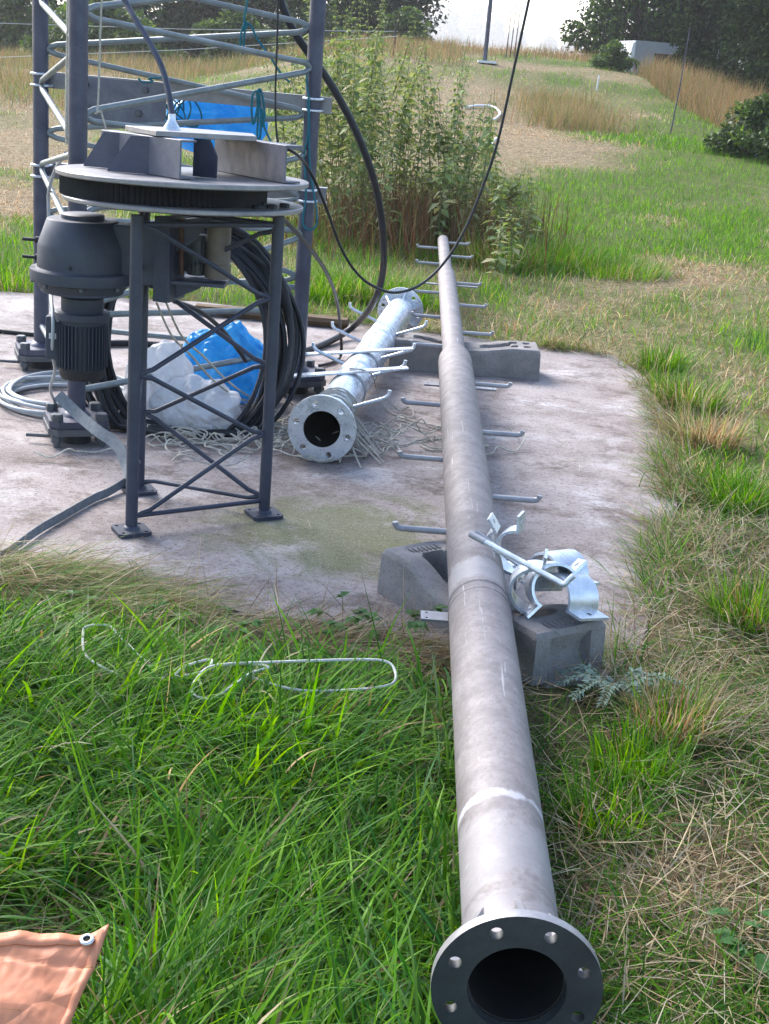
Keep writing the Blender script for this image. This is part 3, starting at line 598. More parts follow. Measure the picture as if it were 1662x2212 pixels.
    # gear motor
    my = c[1]+.10; g9 = lambda x, y: Q(*Z9(x, y), my); k9 = lambda w: w/(3.777*1.2948)/F*(my/1.0*1.04)
    m0 = g9(650, 500); mc = np.array([m0[0], m0[1], 0]); zz9 = lambda y: g9(650, y)[2]; R = lambda w: k9(w)
    gm = thing_part('gear_motor', t)
    bell = MB().lathe([(R(200), zz9(180)), (R(215), zz9(188)), (R(215), zz9(232)), (R(345), zz9(236)), (R(356), zz9(246)), (R(438), zz9(490)), (R(447), zz9(520)), (R(452), zz9(745)), (R(470), zz9(765)), (R(522), zz9(765)), (R(525), zz9(780)), (R(522), zz9(878)), (R(505), zz9(890)), (R(455), zz9(895)), (R(440), zz9(950)), (R(415), zz9(975)), (R(415), zz9(1000)), (R(200), zz9(1005))][::-1], mc, 64).build('gearbox_housing', 'motor', gm, 35)
    MB().lathe([(R(205), zz9(1215)), (R(215), zz9(1190)), (R(215), zz9(1060)), (R(175), zz9(1040)), (R(175), zz9(1000))], mc, 40).build('gear_neck', 'motor', gm, 40)
    MB().lathe([(R(270), zz9(1290)), (R(280), zz9(1280)), (R(280), zz9(1215)), (R(265), zz9(1205))], mc, 40).build('motor_flange', 'motor', gm, 40)
    zt0, zt1 = hz(Z2(420, 885), my), zz9(1290)
    body = MB().lathe([(R(215), zt0), (R(225), zt0+.008), (R(225), zt1)], mc, 40).build('motor_body', 'motor', gm, 40)
    for k in range(40):
        q = 2*math.pi*k/40; e = np.array([math.cos(q), math.sin(q), 0]); MB().box(mc+e*(R(225)+.006)+zz*((zt0+zt1)/2-.002), (.016, .003, (zt1-zt0)*.86), (e, np.cross(zz, e), zz)).build('cooling_fin', 'motor', body, 0)
    zb0 = hz(Z2(420, 940), my); MB().lathe([(R(150), zb0), (R(215), zb0+.006), (R(236), zb0+.02), (R(236), zt0+.004)], mc, 40).build('fan_cover', 'blackiron', gm, 40)
    jb = Q(*Z2(288, 722), my); MB().box(jb, (.055, .07, .155)).build('terminal_box', 'motor', gm, 0, .006, 2)
    jl = Q(*Z2(276, 720), my-.036); MB().box(jl, (.03, .004, .02)).build('rating_label', 'whitebag', gm, 0)
    for (x, y) in ((150, 455), (150, 640)):
        p = g9(x, y); MB().tube([p+np.array([.05, 0, 0]), p+np.array([.0, 0, 0])], .012, 10).build('drain_plug', 'blackiron', gm, 60); MB().tube([p+np.array([.01, 0, 0]), p-np.array([.045, 0, .0])], .006, 8).build('plug_pipe', 'blackiron', gm, 60)
    e9 = g9(632, 690); MB().hexbolt(np.array([e9[0], my-R(450)-.001, e9[2]]), .006, .006, ((1, 0, 0), (0, 0, 1), (0, -1, 0))).build('grub_screw', 'blackiron', gm, 30)
    for k in range(8):
        q = 2*math.pi*k/8+.2; MB().hexbolt(mc+np.array([math.cos(q), math.sin(q), 0])*R(495)+zz*(zz9(890)-.012), .008, .012).build('bolt', 'bolt', gm, 30)
    br = Q(*Z2(800, 300), my); MB().box((mc+np.array([br[0], my, 0]))/2+zz*(zz9(560)), (abs(br[0]-mc[0])+.06, .10, .20)).build('mount_arm', 'motor', gm, 0, .006)
    return ctr, W, ucx
def thing_part(name, parent):
    o = bpy.data.objects.new(name, None); COL.objects.link(o); o.parent = parent; o.empty_display_size = .05; WO[o] = WO[parent]; return o
ctr, UW, ucx = stand()

# ------------------------------------------------------------------ cables, ropes, straps
def cable(name, label, cat, pts, r, mat, k=8, n=8, group=None, parent=None):
    o = MB().tube(smoothpath(pts, k), r, n).build(name, mat, parent, 60)
    return tag(o, label, cat, group) if parent is None else o
cable('black_hose', 'thick black hose arching from the tower leg down to the slab', 'hose',
      [Q(598, -60, 6.85), Q(606, 0, 6.85), Q(632, 62, 6.85), Q(665, 112, 6.85), Q(715, 182, 6.9), Q(762, 268, 6.95), Q(796, 350, 7.0), Q(818, 432, 7.1), Q(829, 520, 7.2), Q(826, 595, 7.4), Q(806, 655, 7.6), P(765, 704, .08), P(712, 738, .022), P(640, 762, .02), P(540, 764, .02), P(420, 752, .02), P(300, 742, .02), P(225, 742, .02)], .019, 'rubber', 8, 12)
tc0 = UW(.30, -.10, .06)
cable('signal_cable', 'thin black cable sagging from the turntable and climbing out of frame to the right', 'cable',
      [UW(.28, .05, .10), UW(.352, .02, .10), Q(665, 362, 4.9), Q(700, 436, 5.0), Q(735, 530, 5.2), Q(765, 582, 5.3), Q(800, 614, 5.4), Q(850, 632, 5.5), Q(905, 617, 5.6), Q(955, 573, 5.7), Q(1000, 505, 5.75), Q(1040, 412, 5.8), Q(1075, 308, 5.8), Q(1108, 160, 5.8), Q(1143, 0, 5.8), Q(1162, -90, 5.8)], .0058, 'rubber', 8, 8)
cable('power_cable', 'black cable dropping from under the turntable to the slab beside the galvanised pole', 'cable',
      [Q(560, 462, 5.0), Q(610, 474, 5.1), Q(660, 524, 5.5), Q(703, 584, 6.1), Q(727, 645, 6.8), Q(735, 705, 7.3), P(737, 765, .03), P(720, 782, .012), P(690, 790, .012)], .009, 'rubber', 8, 8)
cable('riser_cable', 'grey flexible cable rising from the gland on the turntable top plate', 'cable',
      [UW(-.045, 0, .17), Q(*Z1(890, 610), 4.75), Q(*Z1(872, 480), 4.8), Q(*Z1(835, 345), 4.85), Q(*Z1(770, 215), 4.9), Q(*Z1(700, 100), 4.95), Q(*Z1(648, 5), 5.0), Q(*Z1(600, -90), 5.0)], .0105, 'blueg', 8, 10)
cable('tower_wire', 'thin dark wire hanging straight down inside the tower beside its right leg', 'cable',
      [Q(*Z1(1440, -60), 6.4), Q(*Z1(1433, 200), 6.4), Q(*Z1(1425, 420), 6.4), Q(*Z1(1425, 600), 6.4), Q(*Z1(1437, 740), 6.4), Q(*Z1(1475, 752), 6.35), Q(*Z1(1530, 735), 6.6)], .0048, 'rubber', 6, 6)
cable('ground_cable', 'black cable lying on the slab from the left edge to the rear tower foot', 'cable',
      [P(-120, 705, .012), P(0, 715, .012), P(60, 721, .012), P(110, 726, .012), P(160, 735, .012)], .012, 'rubber', 8, 8)
cable('hanging_rope', 'pale beige rope hanging down beside the near tower leg', 'rope',
      [Q(*Z1(357, -40), 5.7), Q(*Z1(355, 100), 5.7), Q(*Z1(352, 300), 5.7), Q(*Z1(348, 520), 5.7), Q(*Z1(348, 690), 5.7), Q(*Z1(352, 745), 5.7)], .009, 'rope', 6, 8)
cable('knotted_rope', 'short beige rope looped and knotted round the near tower leg', 'rope',
      [Q(*Z1(375, 180), 5.6), Q(*Z1(395, 195), 5.56), Q(*Z1(372, 215), 5.6), Q(*Z1(380, 300), 5.62), Q(*Z1(360, 372), 5.6), Q(*Z1(392, 372), 5.58), Q(*Z1(385, 450), 5.6), Q(*Z1(372, 540), 5.6), Q(*Z1(390, 590), 5.55)], .007, 'rope', 7, 8)
cable('rope_tail', 'frayed beige cord tied at a rod joint above the turntable', 'rope',
      [Q(*Z1(527, 0), 5.46), Q(*Z1(520, 150), 5.46), Q(*Z1(515, 330), 5.46), Q(*Z1(505, 560), 5.46), Q(*Z1(495, 585), 5.43), Q(*Z1(520, 575), 5.42), Q(*Z1(530, 600), 5.43), Q(*Z1(555, 690), 5.44)], .004, 'rope', 7, 6)
def teal():
    Lp = lambda l, y: [Q(*Z1(*p), y) for p in l]
    cable('teal_rope', 'long loop of teal rope hanging outside the right tower leg', 'rope', Lp([(1588, 310), (1585, 420), (1597, 540), (1590, 700), (1570, 800), (1578, 900), (1580, 1030), (1565, 1120), (1572, 1170), (1605, 1188), (1635, 1160), (1637, 1090), (1615, 960), (1600, 820), (1597, 640), (1590, 520)], 6.62), .0052, 'teal', 8, 6)
    cable('teal_rope', 'teal rope hank looped over a tower rod left of the right leg', 'rope', Lp([(1345, 470), (1310, 480), (1300, 560), (1310, 640), (1330, 560), (1338, 475), (1350, 600), (1358, 655), (1368, 580), (1350, 470), (1330, 480), (1335, 600), (1328, 715), (1345, 700), (1352, 560), (1362, 640), (1385, 700), (1415, 760)], 6.5), .0058, 'teal', 7, 6)
    cable('teal_rope', 'teal rope knotted on the upper tower rod and trailing down to the right', 'rope', Lp([(1283, -30), (1270, 60), (1262, 100), (1280, 130), (1258, 150), (1270, 105), (1255, 140), (1242, 210), (1255, 275), (1262, 200), (1270, 130), (1295, 130), (1330, 200), (1400, 300), (1460, 390), (1500, 425)], 6.55), .0055, 'teal', 7, 6)
    cable('teal_rope', 'short curl of teal rope lying on the tower cross beam', 'rope', Lp([(715, 405), (740, 425), (790, 420), (770, 405), (830, 400), (858, 380), (850, 365)], 6.62), .005, 'teal', 7, 6)
teal()
def coils():
    # big coil of black cable leaning against the tower
    t = thing('cable_coil', 'large coil of black cable standing against the tower inside its legs', 'cable coil', P(430, 985, .0))
    cen = (Q(412, 735, 5.95)); r0 = random.Random(3)
    ex = np.array([.97, .12, 0]); ey = np.array([-.05, .28, .955])
    for k in range(24):
        a, b = .435+r0.uniform(-.05, .03), .525+r0.uniform(-.07, .0); off = np.array([r0.uniform(-.05, .05), -.01+r0.uniform(-.09, .07), r0.uniform(-.02, .02)]); pts = []
        p1, p2 = r0.uniform(0, 6), r0.uniform(0, 6)
        for i in range(40):
            q = 2*math.pi*i/40; w = 1+.03*math.sin(2*q+p1)+.018*math.sin(3*q+p2); p = cen+off+ex*a*w*math.cos(q)+ey*b*w*math.sin(q)
            if q > math.pi: p = p+np.array([0, -.10*math.sin(q-math.pi), 0])*r0.uniform(.7, 1.0)
            p[2] = max(p[2], .012+.004*(k % 4)); pts.append(p)
        MB().tube(pts, .0105, 8, closed=True).build('cable_turn', 'rubber', t, 60)
    g = thing('cable_coil', 'flat coil of pale grey cable on the slab at the left', 'cable coil', P(140, 870, 0))
    for k in range(11):
        c = P(150+r0.uniform(-8, 14), 868+r0.uniform(-8, 6), 0); a = .335-.012*(k % 6)+r0.uniform(-.02, .02); b = .33-.014*(k % 5); z = .009+.0085*(k//2); p1 = r0.uniform(0, 6)
        MB().tube([c+np.array([a*math.cos(q)*(1+.03*math.sin(2*q+p1)), b*math.sin(q)*(1+.03*math.sin(3*q+p1)), z+.006*math.sin(q*2+k)]) for q in np.linspace(0, 2*math.pi, 40, endpoint=False)], .0088, 8, closed=True).build('cable_turn', 'greycable', g, 60)
    cable('motor_lead', 'pale cable looping from the motor terminal box down to the grey coil', 'cable', [Q(*Z2(300, 640), 4.72), Q(*Z2(268, 560), 4.8), Q(*Z2(262, 480), 4.9), Q(*Z2(275, 640), 4.72), Q(*Z2(272, 800), 4.74), Q(*Z2(284, 900), 4.9), Q(*Z2(262, 1000), 5.1), P(*Z2(300, 1085), .02)], .006, 'greycable', 8, 8)
    cable('tower_conduit', 'bent pale grey conduit running down the left rear tower leg behind the gearbox', 'conduit', [Q(*Z1(340, 790), 5.9), Q(*Z1(285, 880), 6.2), Q(*Z1(255, 980), 6.3), Q(*Z1(252, 1090), 6.4), Q(*Z2(262, 520), 6.4), Q(*Z2(268, 640), 6.3)], .008, 'greycable', 8, 8)
    for j, (x0, x1) in enumerate(((810, 1105), (860, 1175))):
        cable('guy_wire', ['pale thin wire slanting from the hanger plate to the rope tangle, the left one', 'pale thin wire slanting from the hanger plate to the rope tangle, the right one'][j], 'wire', [Q(*Z2(x0, 550), 4.75), Q(*Z2(x0+80, 720), 4.9), Q(*Z2((x0+x1)/2+40, 830), 5.1), Q(*Z2(x1, 950), 5.3), P(*Z2(x1+130, 1040), .05), P(*Z2(x1+280, 1070), .02)], .0042, 'wire', 8, 6)
    cable('drop_cable', 'black cable falling from under the turntable in front of the plastic bags', 'cable', [Q(*Z2(900, 540), 4.9), Q(*Z2(1030, 590), 5.1), Q(*Z2(1140, 680), 5.3), Q(*Z2(1230, 790), 5.5), Q(*Z2(1270, 850), 5.7)], .009, 'rubber', 8, 8)
coils()
def tangle():
    r0 = random.Random(5); t = thing('wire_tangle', 'messy tangle of thin brown wire rope round the near end of the galvanised pole', 'wire', P(680, 960, 0))
    for k in range(46):
        c = P(r0.gauss(550, 62), r0.gauss(945, 24), 0) if k < 34 else P(r0.gauss(810, 40), r0.gauss(945, 18), 0); n = r0.randint(5, 9); p = c.copy(); pts = []; ang = r0.uniform(0, 6); turn = r0.uniform(-1.2, 1.2)
        for i in range(n*3):
            pts.append(p+np.array([0, 0, .006+abs(r0.gauss(0, .022))])); ang += turn*.8+r0.gauss(0, .55); p = p+np.array([math.cos(ang)*1.2, math.sin(ang), 0])*r0.uniform(.03, .065)
            if r0.random() < .15: turn = r0.uniform(-1.3, 1.3)
        MB().tube(smoothpath(pts, 4), .0036, 5).build('wire_loop', 'wire', t, 60)
    side = np.cross(sp_d, [0, 0, 1.]); upv = np.array([0, 0, 1.])
    for k in range(11):                                                                      # turns wound over the pole itself
        c = sp_a+sp_d*(.10+.028*k+r0.uniform(-.01, .01)); sk = r0.uniform(-.05, .05); R = .089; pts = [c+sp_d*sk*math.cos(q)+(side*math.cos(q)+upv*math.sin(q))*(R+.004*abs(math.sin(3*q+k))) for q in np.linspace(-.35, math.pi+.35, 20)]
        e0 = P(905+r0.uniform(-120, 0)-60, 945+r0.uniform(-20, 30), .005); pts = [np.array([pts[0][0]+r0.uniform(.05, .16), pts[0][1]-r0.uniform(0, .2), .006])]+pts+[np.array([pts[-1][0]-r0.uniform(.03, .12), pts[-1][1]-r0.uniform(-.05, .1), .006])]
        MB().tube(pts, .0036, 5).build('wire_turn', 'wire', t, 60)
    MB().tube(smoothpath([sp_a+sp_d*.75+upv*.10, Q(*Z6(620, 540), 6.2), P(*Z6(660, 640), .06), P(*Z6(720, 740), .01), P(*Z6(850, 790), .006), P(*Z6(1000, 820), .006), P(*Z6(1080, 830), .006)], 8), .0036, 5).build('loose_end', 'wire', t, 60)
    MB().tube(smoothpath([P(*Z6(520, 905), .006), P(*Z6(650, 905), .02), P(*Z6(780, 915), .006), P(*Z6(870, 890), .006), P(*Z6(1010, 875), .006), P(*Z6(880, 900), .006), P(*Z6(930, 940), .006), P(*Z6(1010, 935), .006)], 8), .0036, 5).build('loose_end', 'wire', t, 60)
tangle()
def ribbon(name, label, cat, pts, w, th, mat, side=(0, 0, 1)):
    pts = smoothpath(pts, 8); m = MB(); vs = []; s = np.array(side, float)
    for i, p in enumerate(pts):
        T = (pts[min(i+1, len(pts)-1)]-pts[max(i-1, 0)]); T /= np.linalg.norm(T); u = s-T*(s@T); u /= np.linalg.norm(u); n = np.cross(T, u)
        vs += [p-u*w/2-n*th/2, p+u*w/2-n*th/2, p+u*w/2+n*th/2, p-u*w/2+n*th/2]
    fs = [(3, 2, 1, 0)]+[(4*i+k, 4*i+(k+1) % 4, 4*i+4+(k+1) % 4, 4*i+4+k) for i in range(len(pts)-1) for k in range(4)]+[tuple(4*(len(pts)-1)+k for k in range(4))]
    return tag(m.add(vs, fs).build(name, mat, None, 40), label, cat)
ribbon('flat_strap', 'grey flat strap bending down from the near tower foot to the stand leg', 'strap', [Q(*Z3(300, 192), 5.25), Q(*Z3(400, 290), 5.2), Q(*Z3(500, 375), 5.1), Q(*Z3(580, 430), 5.05), Q(*Z3(630, 490), 5.0), Q(*Z3(648, 570), 4.95), P(*Z3(655, 650), .03)], .045, .003, 'strap', (0, .5, .8))
ribbon('flat_strap', 'dark flat strap lying on edge across the slab towards the left grass', 'strap', [P(*Z3(650, 640), .03), P(*Z3(560, 695), .02), P(*Z3(480, 730), .018), P(*Z3(330, 815), .018), P(*Z3(200, 890), .02), P(*Z3(90, 970), .02), P(*Z3(0, 1030), .02), P(*Z3(-150, 1110), .02)], .032, .003, 'strap', (0, .25, .97))
tag(MB().tube(smoothpath([P(180, 1368, 0.113), P(183, 1410, 0.103), P(210, 1435, 0.103), P(270, 1462, 0.093), P(340, 1466, 0.083), P(430, 1455, 0.093)][::-1]+[P(190, 1352, 0.123), P(235, 1352, 0.113), P(260, 1375, 0.103), P(300, 1415, 0.093), P(330, 1440, 0.083)], 8), .0036, 6).build('white_rope', 'cord', None, 60), 'loop of white cord in the long grass at the left', 'cord')
tag(MB().tube(smoothpath([P(380, 1465, 0.103), P(400, 1440, 0.113), P(455, 1425, 0.113), P(450, 1445, 0.113), P(430, 1462, 0.103), P(435, 1480, 0.103)][::-1]+[P(500, 1435, 0.103), P(580, 1440, 0.113), P(540, 1455, 0.113), P(490, 1490, 0.103), P(450, 1510, 0.103), P(415, 1495, 0.103), P(430, 1460, 0.113), P(470, 1437, 0.123), P(600, 1430, 0.123), P(760, 1425, 0.123), P(830, 1428, 0.123), P(853, 1448, 0.113), P(845, 1478, 0.103), P(760, 1490, 0.093), P(640, 1490, 0.093), P(540, 1462, 0.103)], 8), .0036, 6).build('white_rope', 'cord', None, 60), 'long twisted white cord lying on the grass in front of the slab', 'cord')

# ------------------------------------------------------------------ bags, bundle, tarpaulin, timber
def crumple(name, label, cat, c, size, mat, seed, amp=.25, parent=None, flat=True, sub=6):
    bm = bmesh.new(); bmesh.ops.create_icosphere(bm, subdivisions=sub, radius=1.)
    for v in bm.verts:
        p = v.co.copy(); q = p*1.1+Vector((seed*3.1, seed*1.7, seed)); d = 0
        for s, a in ((.9, .8), (1.8, .4), (3.4, .12), (7., .045)):
            n_ = mnoise.noise(q*s+Vector((mnoise.noise(q*s*.7)*.8,)*3)); d += a*(1-2.2*math.sqrt(n_*n_+.012))
        p *= 1+amp*(d-.45); p = Vector((p.x*size[0], p.y*size[1], p.z*size[2]))
        if flat: p.z = max(p.z, -size[2]*.45)
        v.co = p+Vector(c)-(Vector(c) if parent is None else Vector(WO[parent]))
    me = bpy.data.meshes.new(name); bm.to_mesh(me); bm.free(); me.shade_smooth(); me.set_sharp_from_angle(angle=math.radians(75))
    o = link(name, me, mat, parent, np.array(c) if parent is None else WO[parent])
    return tag(o, label, cat) if parent is None else o
bc = P(478, 860, 0); crumple('blue_bag', 'crumpled translucent blue plastic bag on the slab inside the black coil', 'plastic bag', (bc[0]-.0, bc[1]+.05, .108), (.215, .17, .235), 'bluebag', 2, .32)
wc = P(345, 905, 0); crumple('white_bag', 'crumpled white plastic sack slumped beside the blue bag', 'plastic bag', (wc[0], wc[1], .10), (.15, .13, .235), 'whitebag', 5, .30)
wc = P(425, 925, 0); crumple('white_bag', 'white plastic sheet crumpled low on the slab in front of the blue bag', 'plastic bag', (wc[0], wc[1], .07), (.19, .12, .15), 'whitebag', 9, .30)
bb = (Q(352, 255, 7.02)+Q(540, 255, 7.02))/2
bt = thing('blue_bundle', 'bundle wrapped in bright blue plastic behind the tower cross beam', 'bundle', (bb[0], bb[1]+.14, bb[2]-.13))
crumple('wrapping', '', '', (bb[0]+.015, bb[1]+.14, bb[2]-.02), (.265, .15, .16), 'bluebag', 4, .14, bt, False)
for k in range(7):
    p = bb+np.array([-.17+.05*math.sin(k*2.1), -.02, .03]); MB().tube(smoothpath([p+np.array([.16*math.cos(q+k)*(.4+.07*k), -.02+.02*math.sin(3*q), .075*math.sin(q*1.3+k*1.7)]) for q in np.linspace(0, 5, 9)], 6), .0042, 6).build('lashing', 'teal', bt, 60)
def tarp():
    nu, nv = 56, 40; V = []; Fc = []
    a = P(235, 2006, .23); b = P(-60, 2022, .22); c = P(140, 2235, .15); d = P(-160, 2330, .14); e = np.array([0, 0, 1.])
    for i in range(nu):
        for j in range(nv):
            u, v = i/(nu-1), j/(nv-1); p = (a*(1-u)+b*u)*(1-v)+(c*(1-u)+d*u)*v
            edge = -.008*math.sin(u*7)*math.exp(-v*6)+.0
            z = .012*mnoise.noise((u*2.2, v*2.2, 1))-.010*abs(mnoise.noise((u*3+v*1.5, v*2.5, 4)))+.0012*mnoise.noise((u*19, v*15, 2))-.006*math.exp(-((v-.33+.25*u)/.03)**2)
            z += .006*math.exp(-(u/.07)**2)*math.exp(-(v/.12)**2); p = p+np.array([0, edge*.6, z+edge*.4]); V.append(p)
    for i in range(nu-1):
        for j in range(nv-1): Fc.append((i*nv+j, (i+1)*nv+j, (i+1)*nv+j+1, i*nv+j+1))
    t = thing('orange_tarpaulin', 'corner of a creased orange tarpaulin spread on the grass at the bottom left', 'tarpaulin', tuple(P(0, 2160, 0)))
    o = mesh_obj('sheet', V, Fc, 'tarp', t, 60); s = o.modifiers.new('thick', 'SOLIDIFY'); s.thickness = .003
    H0 = []; Hf = []
    for side in range(2):                                      # folded hem along the two edges
        n = nu if side == 0 else nv
        ps = [V[i*nv] for i in range(nu)] if side == 0 else [V[j] for j in range(nv)]
        inn = [V[i*nv+4] for i in range(nu)] if side == 0 else [V[4*nv+j] for j in range(nv)]
        vs = []; o0 = len(H0)
        for p, q in zip(ps, inn): H0 += [p+e*.003, q+e*.003]
        for i in range(n-1): Hf.append((o0+2*i, o0+2*i+1, o0+2*i+3, o0+2*i+2))
    h = mesh_obj('hem', H0, Hf, 'tarp', t, 60); s = h.modifiers.new('thick', 'SOLIDIFY'); s.thickness = .002
    ec = np.array(V[7*nv+4])+e*.009; ax = frame(np.array([-.08, -.2, 1.]))
    MB().lathe([(.0062, -.003), (.0062, .001), (.008, .002), (.0115, .0005), (.012, -.002)], ec, 24, ax, (False, False)).build('eyelet', 'eyelet', t, 60)
    MB().lathe([(.0001, -.001), (.0065, -.0012)], ec, 24, ax, (False, False)).build('eyelet_hole', 'inside', t, 60)
tarp()
def timber():
    a = P(425, 668, .03); b = P(752, 700, .03); pts = []; n = 26; d = b-a; V = []; Fc = []; L = np.linalg.norm(d); d /= L; u = np.array([-d[1], d[0], 0])
    for i in range(n):
        c = a+d*L*i/(n-1)
        for k in range(8):
            q = 2*math.pi*k/8; r = np.array([.055, .034]); s = 1+.18*mnoise.noise((i*.5, k*2.0, 3)); V.append(c+u*r[0]*s*math.cos(q)+np.array([0, 0, r[1]*s*math.sin(q)+.006]))
    for i in range(n-1):
        for k in range(8): Fc.append((i*8+k, i*8+(k+1) % 8, i*8+8+(k+1) % 8, i*8+8+k))
    Fc += [tuple(range(8))[::-1], tuple((n-1)*8+k for k in range(8))]
    tag(mesh_obj('timber_baulk', V, Fc, 'timber', None, 30), 'wet brown timber lying along the rear edge of the slab', 'timber')
timber()

# ------------------------------------------------------------------ loose clamps heaped on the near block
def half_clamp(label, c, ax, R=.095, w=.05, ear=.05, arc=math.pi, twist=0):
    """flat bar bent to a half ring with a drilled ear at each end; ax = (ear direction, ring depth, bar width)"""
    t = thing('pole_clamp', label, 'clamp', c, 'loose galvanised clamps on the near block'); A = [np.array(a, float)/np.linalg.norm(a) for a in ax]; A[1] = A[1]-A[0]*(A[1]@A[0]); A[1] /= np.linalg.norm(A[1]); A[2] = np.cross(A[0], A[1]); c = np.array(c, float)
    th = .008; n = 18; V = []; Fc = []
    for i in range(n+1):
        q = math.pi*i/n
        for r in (R, R+th):
            for s in (-1, 1): V.append(c+A[0]*r*math.cos(q)+A[1]*r*math.sin(q)+A[2]*s*w/2)
    for i in range(n):
        k = 4*i; Fc += [(k, k+1, k+5, k+4), (k+2, k+6, k+7, k+3), (k, k+4, k+6, k+2), (k+1, k+3, k+7, k+5)]
    Fc += [(0, 2, 3, 1), (4*n, 4*n+1, 4*n+3, 4*n+2)]
    mesh_obj('band', V, Fc, 'galv', t, 35)
    for s in (-1, 1): bm_plate('ear', 'galv', t, c+A[0]*s*(R+ear/2)+A[1]*(-th/2+.0005), (A[0], A[2], A[1]), ear+.004, w, th, [(s*.005, 0)], .0085)
def V3(px, py, y): return Q(*Z7(px, py), y)
yb = nb1[1]; 
half_clamp('upright half-ring clamp leaning on the pole with its open side to the right', V3(1105, 545, 3.60), ((-.12, .1, -.98), (-1, .1, .12), (0, 1, 0)), .066, 0.063, 0.044)
half_clamp('wide clamp lying arched at the right of the heap with two drilled ears', V3(1255, 600, 3.62), ((.62, -.78, -.10), (.1, .15, 1), (0, 1, 0)), .068, .12, .055)
half_clamp('wide clamp at the back of the heap tipped towards the slab', V3(1215, 480, 3.74), ((.60, -.78, .12), (-.15, .3, 1), (0, 1, 0)), .066, .115, .05)
half_clamp('clamp standing on end nearest the long pole behind the bolts', V3(1015, 350, 3.84), ((-.06, .05, 1), (-.95, .3, .0), (0, 1, 0)), .062, 0.069, 0.050)
half_clamp('clamp with raised square ear in the middle of the heap', V3(1195, 540, 3.62), ((.55, .25, .55), (-.5, .2, .9), (0, 1, 0)), .064, 0.081, 0.050)
half_clamp('tilted clamp leaning against the left of the heap on top of the pole', V3(950, 330, 3.90), ((-.55, .1, .82), (-.8, .2, -.5), (0, 1, 0)), .058, 0.063, 0.046)
def hook_bolt(label, a, b, hook):
    a, b = np.array(a), np.array(b); d = (b-a)/np.linalg.norm(b-a)
    t = thing('long_bolt', label, 'bolt', a, 'long bolts in the clamp heap')
    pts = [a, a+(b-a)*.5, b-d*.03, b, b+np.array(hook)*.5, b+np.array(hook)]; MB().tube(smoothpath(pts, 5), .0085, 12).build('shank', 'galv', t, 60)
    MB().tube([a-d*.004, a+d*.05], .0097, 12).build('threaded_end', 'zincdull', t, 60)
hook_bolt('long galvanised bolt lying across the pole with its bent end over the clamps', V3(775, 268, 3.70), V3(1250, 525, 3.50), (.025, .0, .028))
hook_bolt('second long bolt lying behind the front one across the pole', V3(800, 262, 3.78), V3(1030, 430, 3.72), (.02, .03, -.02))

# ------------------------------------------------------------------ vegetation
def blade_arrays(Pt, az, lean, curl, L, W, col, segs=4, wyaw=.4, floor=None, avoid=True):
    n = len(Pt); h = np.stack([np.cos(az), np.sin(az), np.zeros(n)], 1); wa = az+math.pi/2+rng.normal(0, wyaw, n); wv = np.stack([np.cos(wa), np.sin(wa), rng.normal(0, .25, n)], 1)
    pts = [Pt.copy()]; p = Pt.copy()
    for k in range(segs):
        ph = (lean+curl*(k+.5)/segs)[:, None]; p = p+(L/segs)[:, None]*(np.sin(ph)*h+np.cos(ph)*np.array([0, 0, 1.]))
        if floor is not None: p[:, 2] = np.maximum(p[:, 2], floor+.003+.012*rng.random(n))
        pts.append(p.copy())
    if avoid:
        bad = np.zeros(n, bool)
        for p in pts:
            for a, d, Ln, r in AVOID:
                q = p-a; s = np.clip(q@d, 0, Ln); dd = np.linalg.norm(q-s[:, None]*d, axis=1); bad |= dd < r
        qx, qy = proj(pts[-1]); bad |= (np.hypot(qx-1122, qy-2132) < 215) & (pts[-1][:, 1] < 1.97); qx, qy = proj(pts[len(pts)//2]); bad |= (np.hypot(qx-1122, qy-2132) < 215) & (pts[-1][:, 1] < 1.97)
        keep = ~bad; pts = [p[keep] for p in pts]; wv = wv[keep]; W = W[keep]; col = col[keep]; n = keep.sum()
    V = []; 
    for k in range(segs):
        t = k/segs; w = (W*(1-t**1.6)*(.55+.45*min(1, t*4+.2)))[:, None]*.5; V += [pts[k]-wv*w, pts[k]+wv*w]
    V.append(pts[segs]); m = len(V); V = np.stack(V, 1).reshape(-1, 3); b = (np.arange(n)*m)[:, None]; T = []
    for k in range(segs-1): T += [b+np.array([[2*k, 2*k+1, 2*k+3]]), b+np.array([[2*k, 2*k+3, 2*k+2]])]
    T.append(b+np.array([[2*segs-2, 2*segs-1, 2*segs]])); T = np.concatenate(T, 0); return V, T, np.repeat(col, m, 0)
AVOID = [(AX0-AXD*.03, AXD, 11., .098), (AX0-AXD*.03, AXD, .05, .15), (sp_a, sp_d, 3.1, .10)]
def join(parts):
    V = []; T = []; C = []; o = 0
    for v, t, c in parts: V.append(v); T.append(t+o); C.append(c); o += len(v)
    return np.concatenate(V), np.concatenate(T), np.concatenate(C)
def stuff(name, label, parts, mat):
    o = tri_mesh(name, *join(parts), mat); o['kind'] = 'stuff'; o['label'] = label; return o
def sample(n, x0, x1, y0, y1, inner=.0, power=0.):
    y = y0+(y1-y0)*rng.random(n) if not power else (y0**(1-power)+(y1**(1-power)-y0**(1-power))*rng.random(n))**(1/(1-power)); x = x0+(x1-x0)*rng.random(n)
    return x, y
tp = np.array([P(*p)[:2] for p in [(250, 1995), (-120, 2000), (-160, 2400), (150, 2300)]])
def spot(x, y):
    return np.stack([x, y, zt(x, y)], 1)
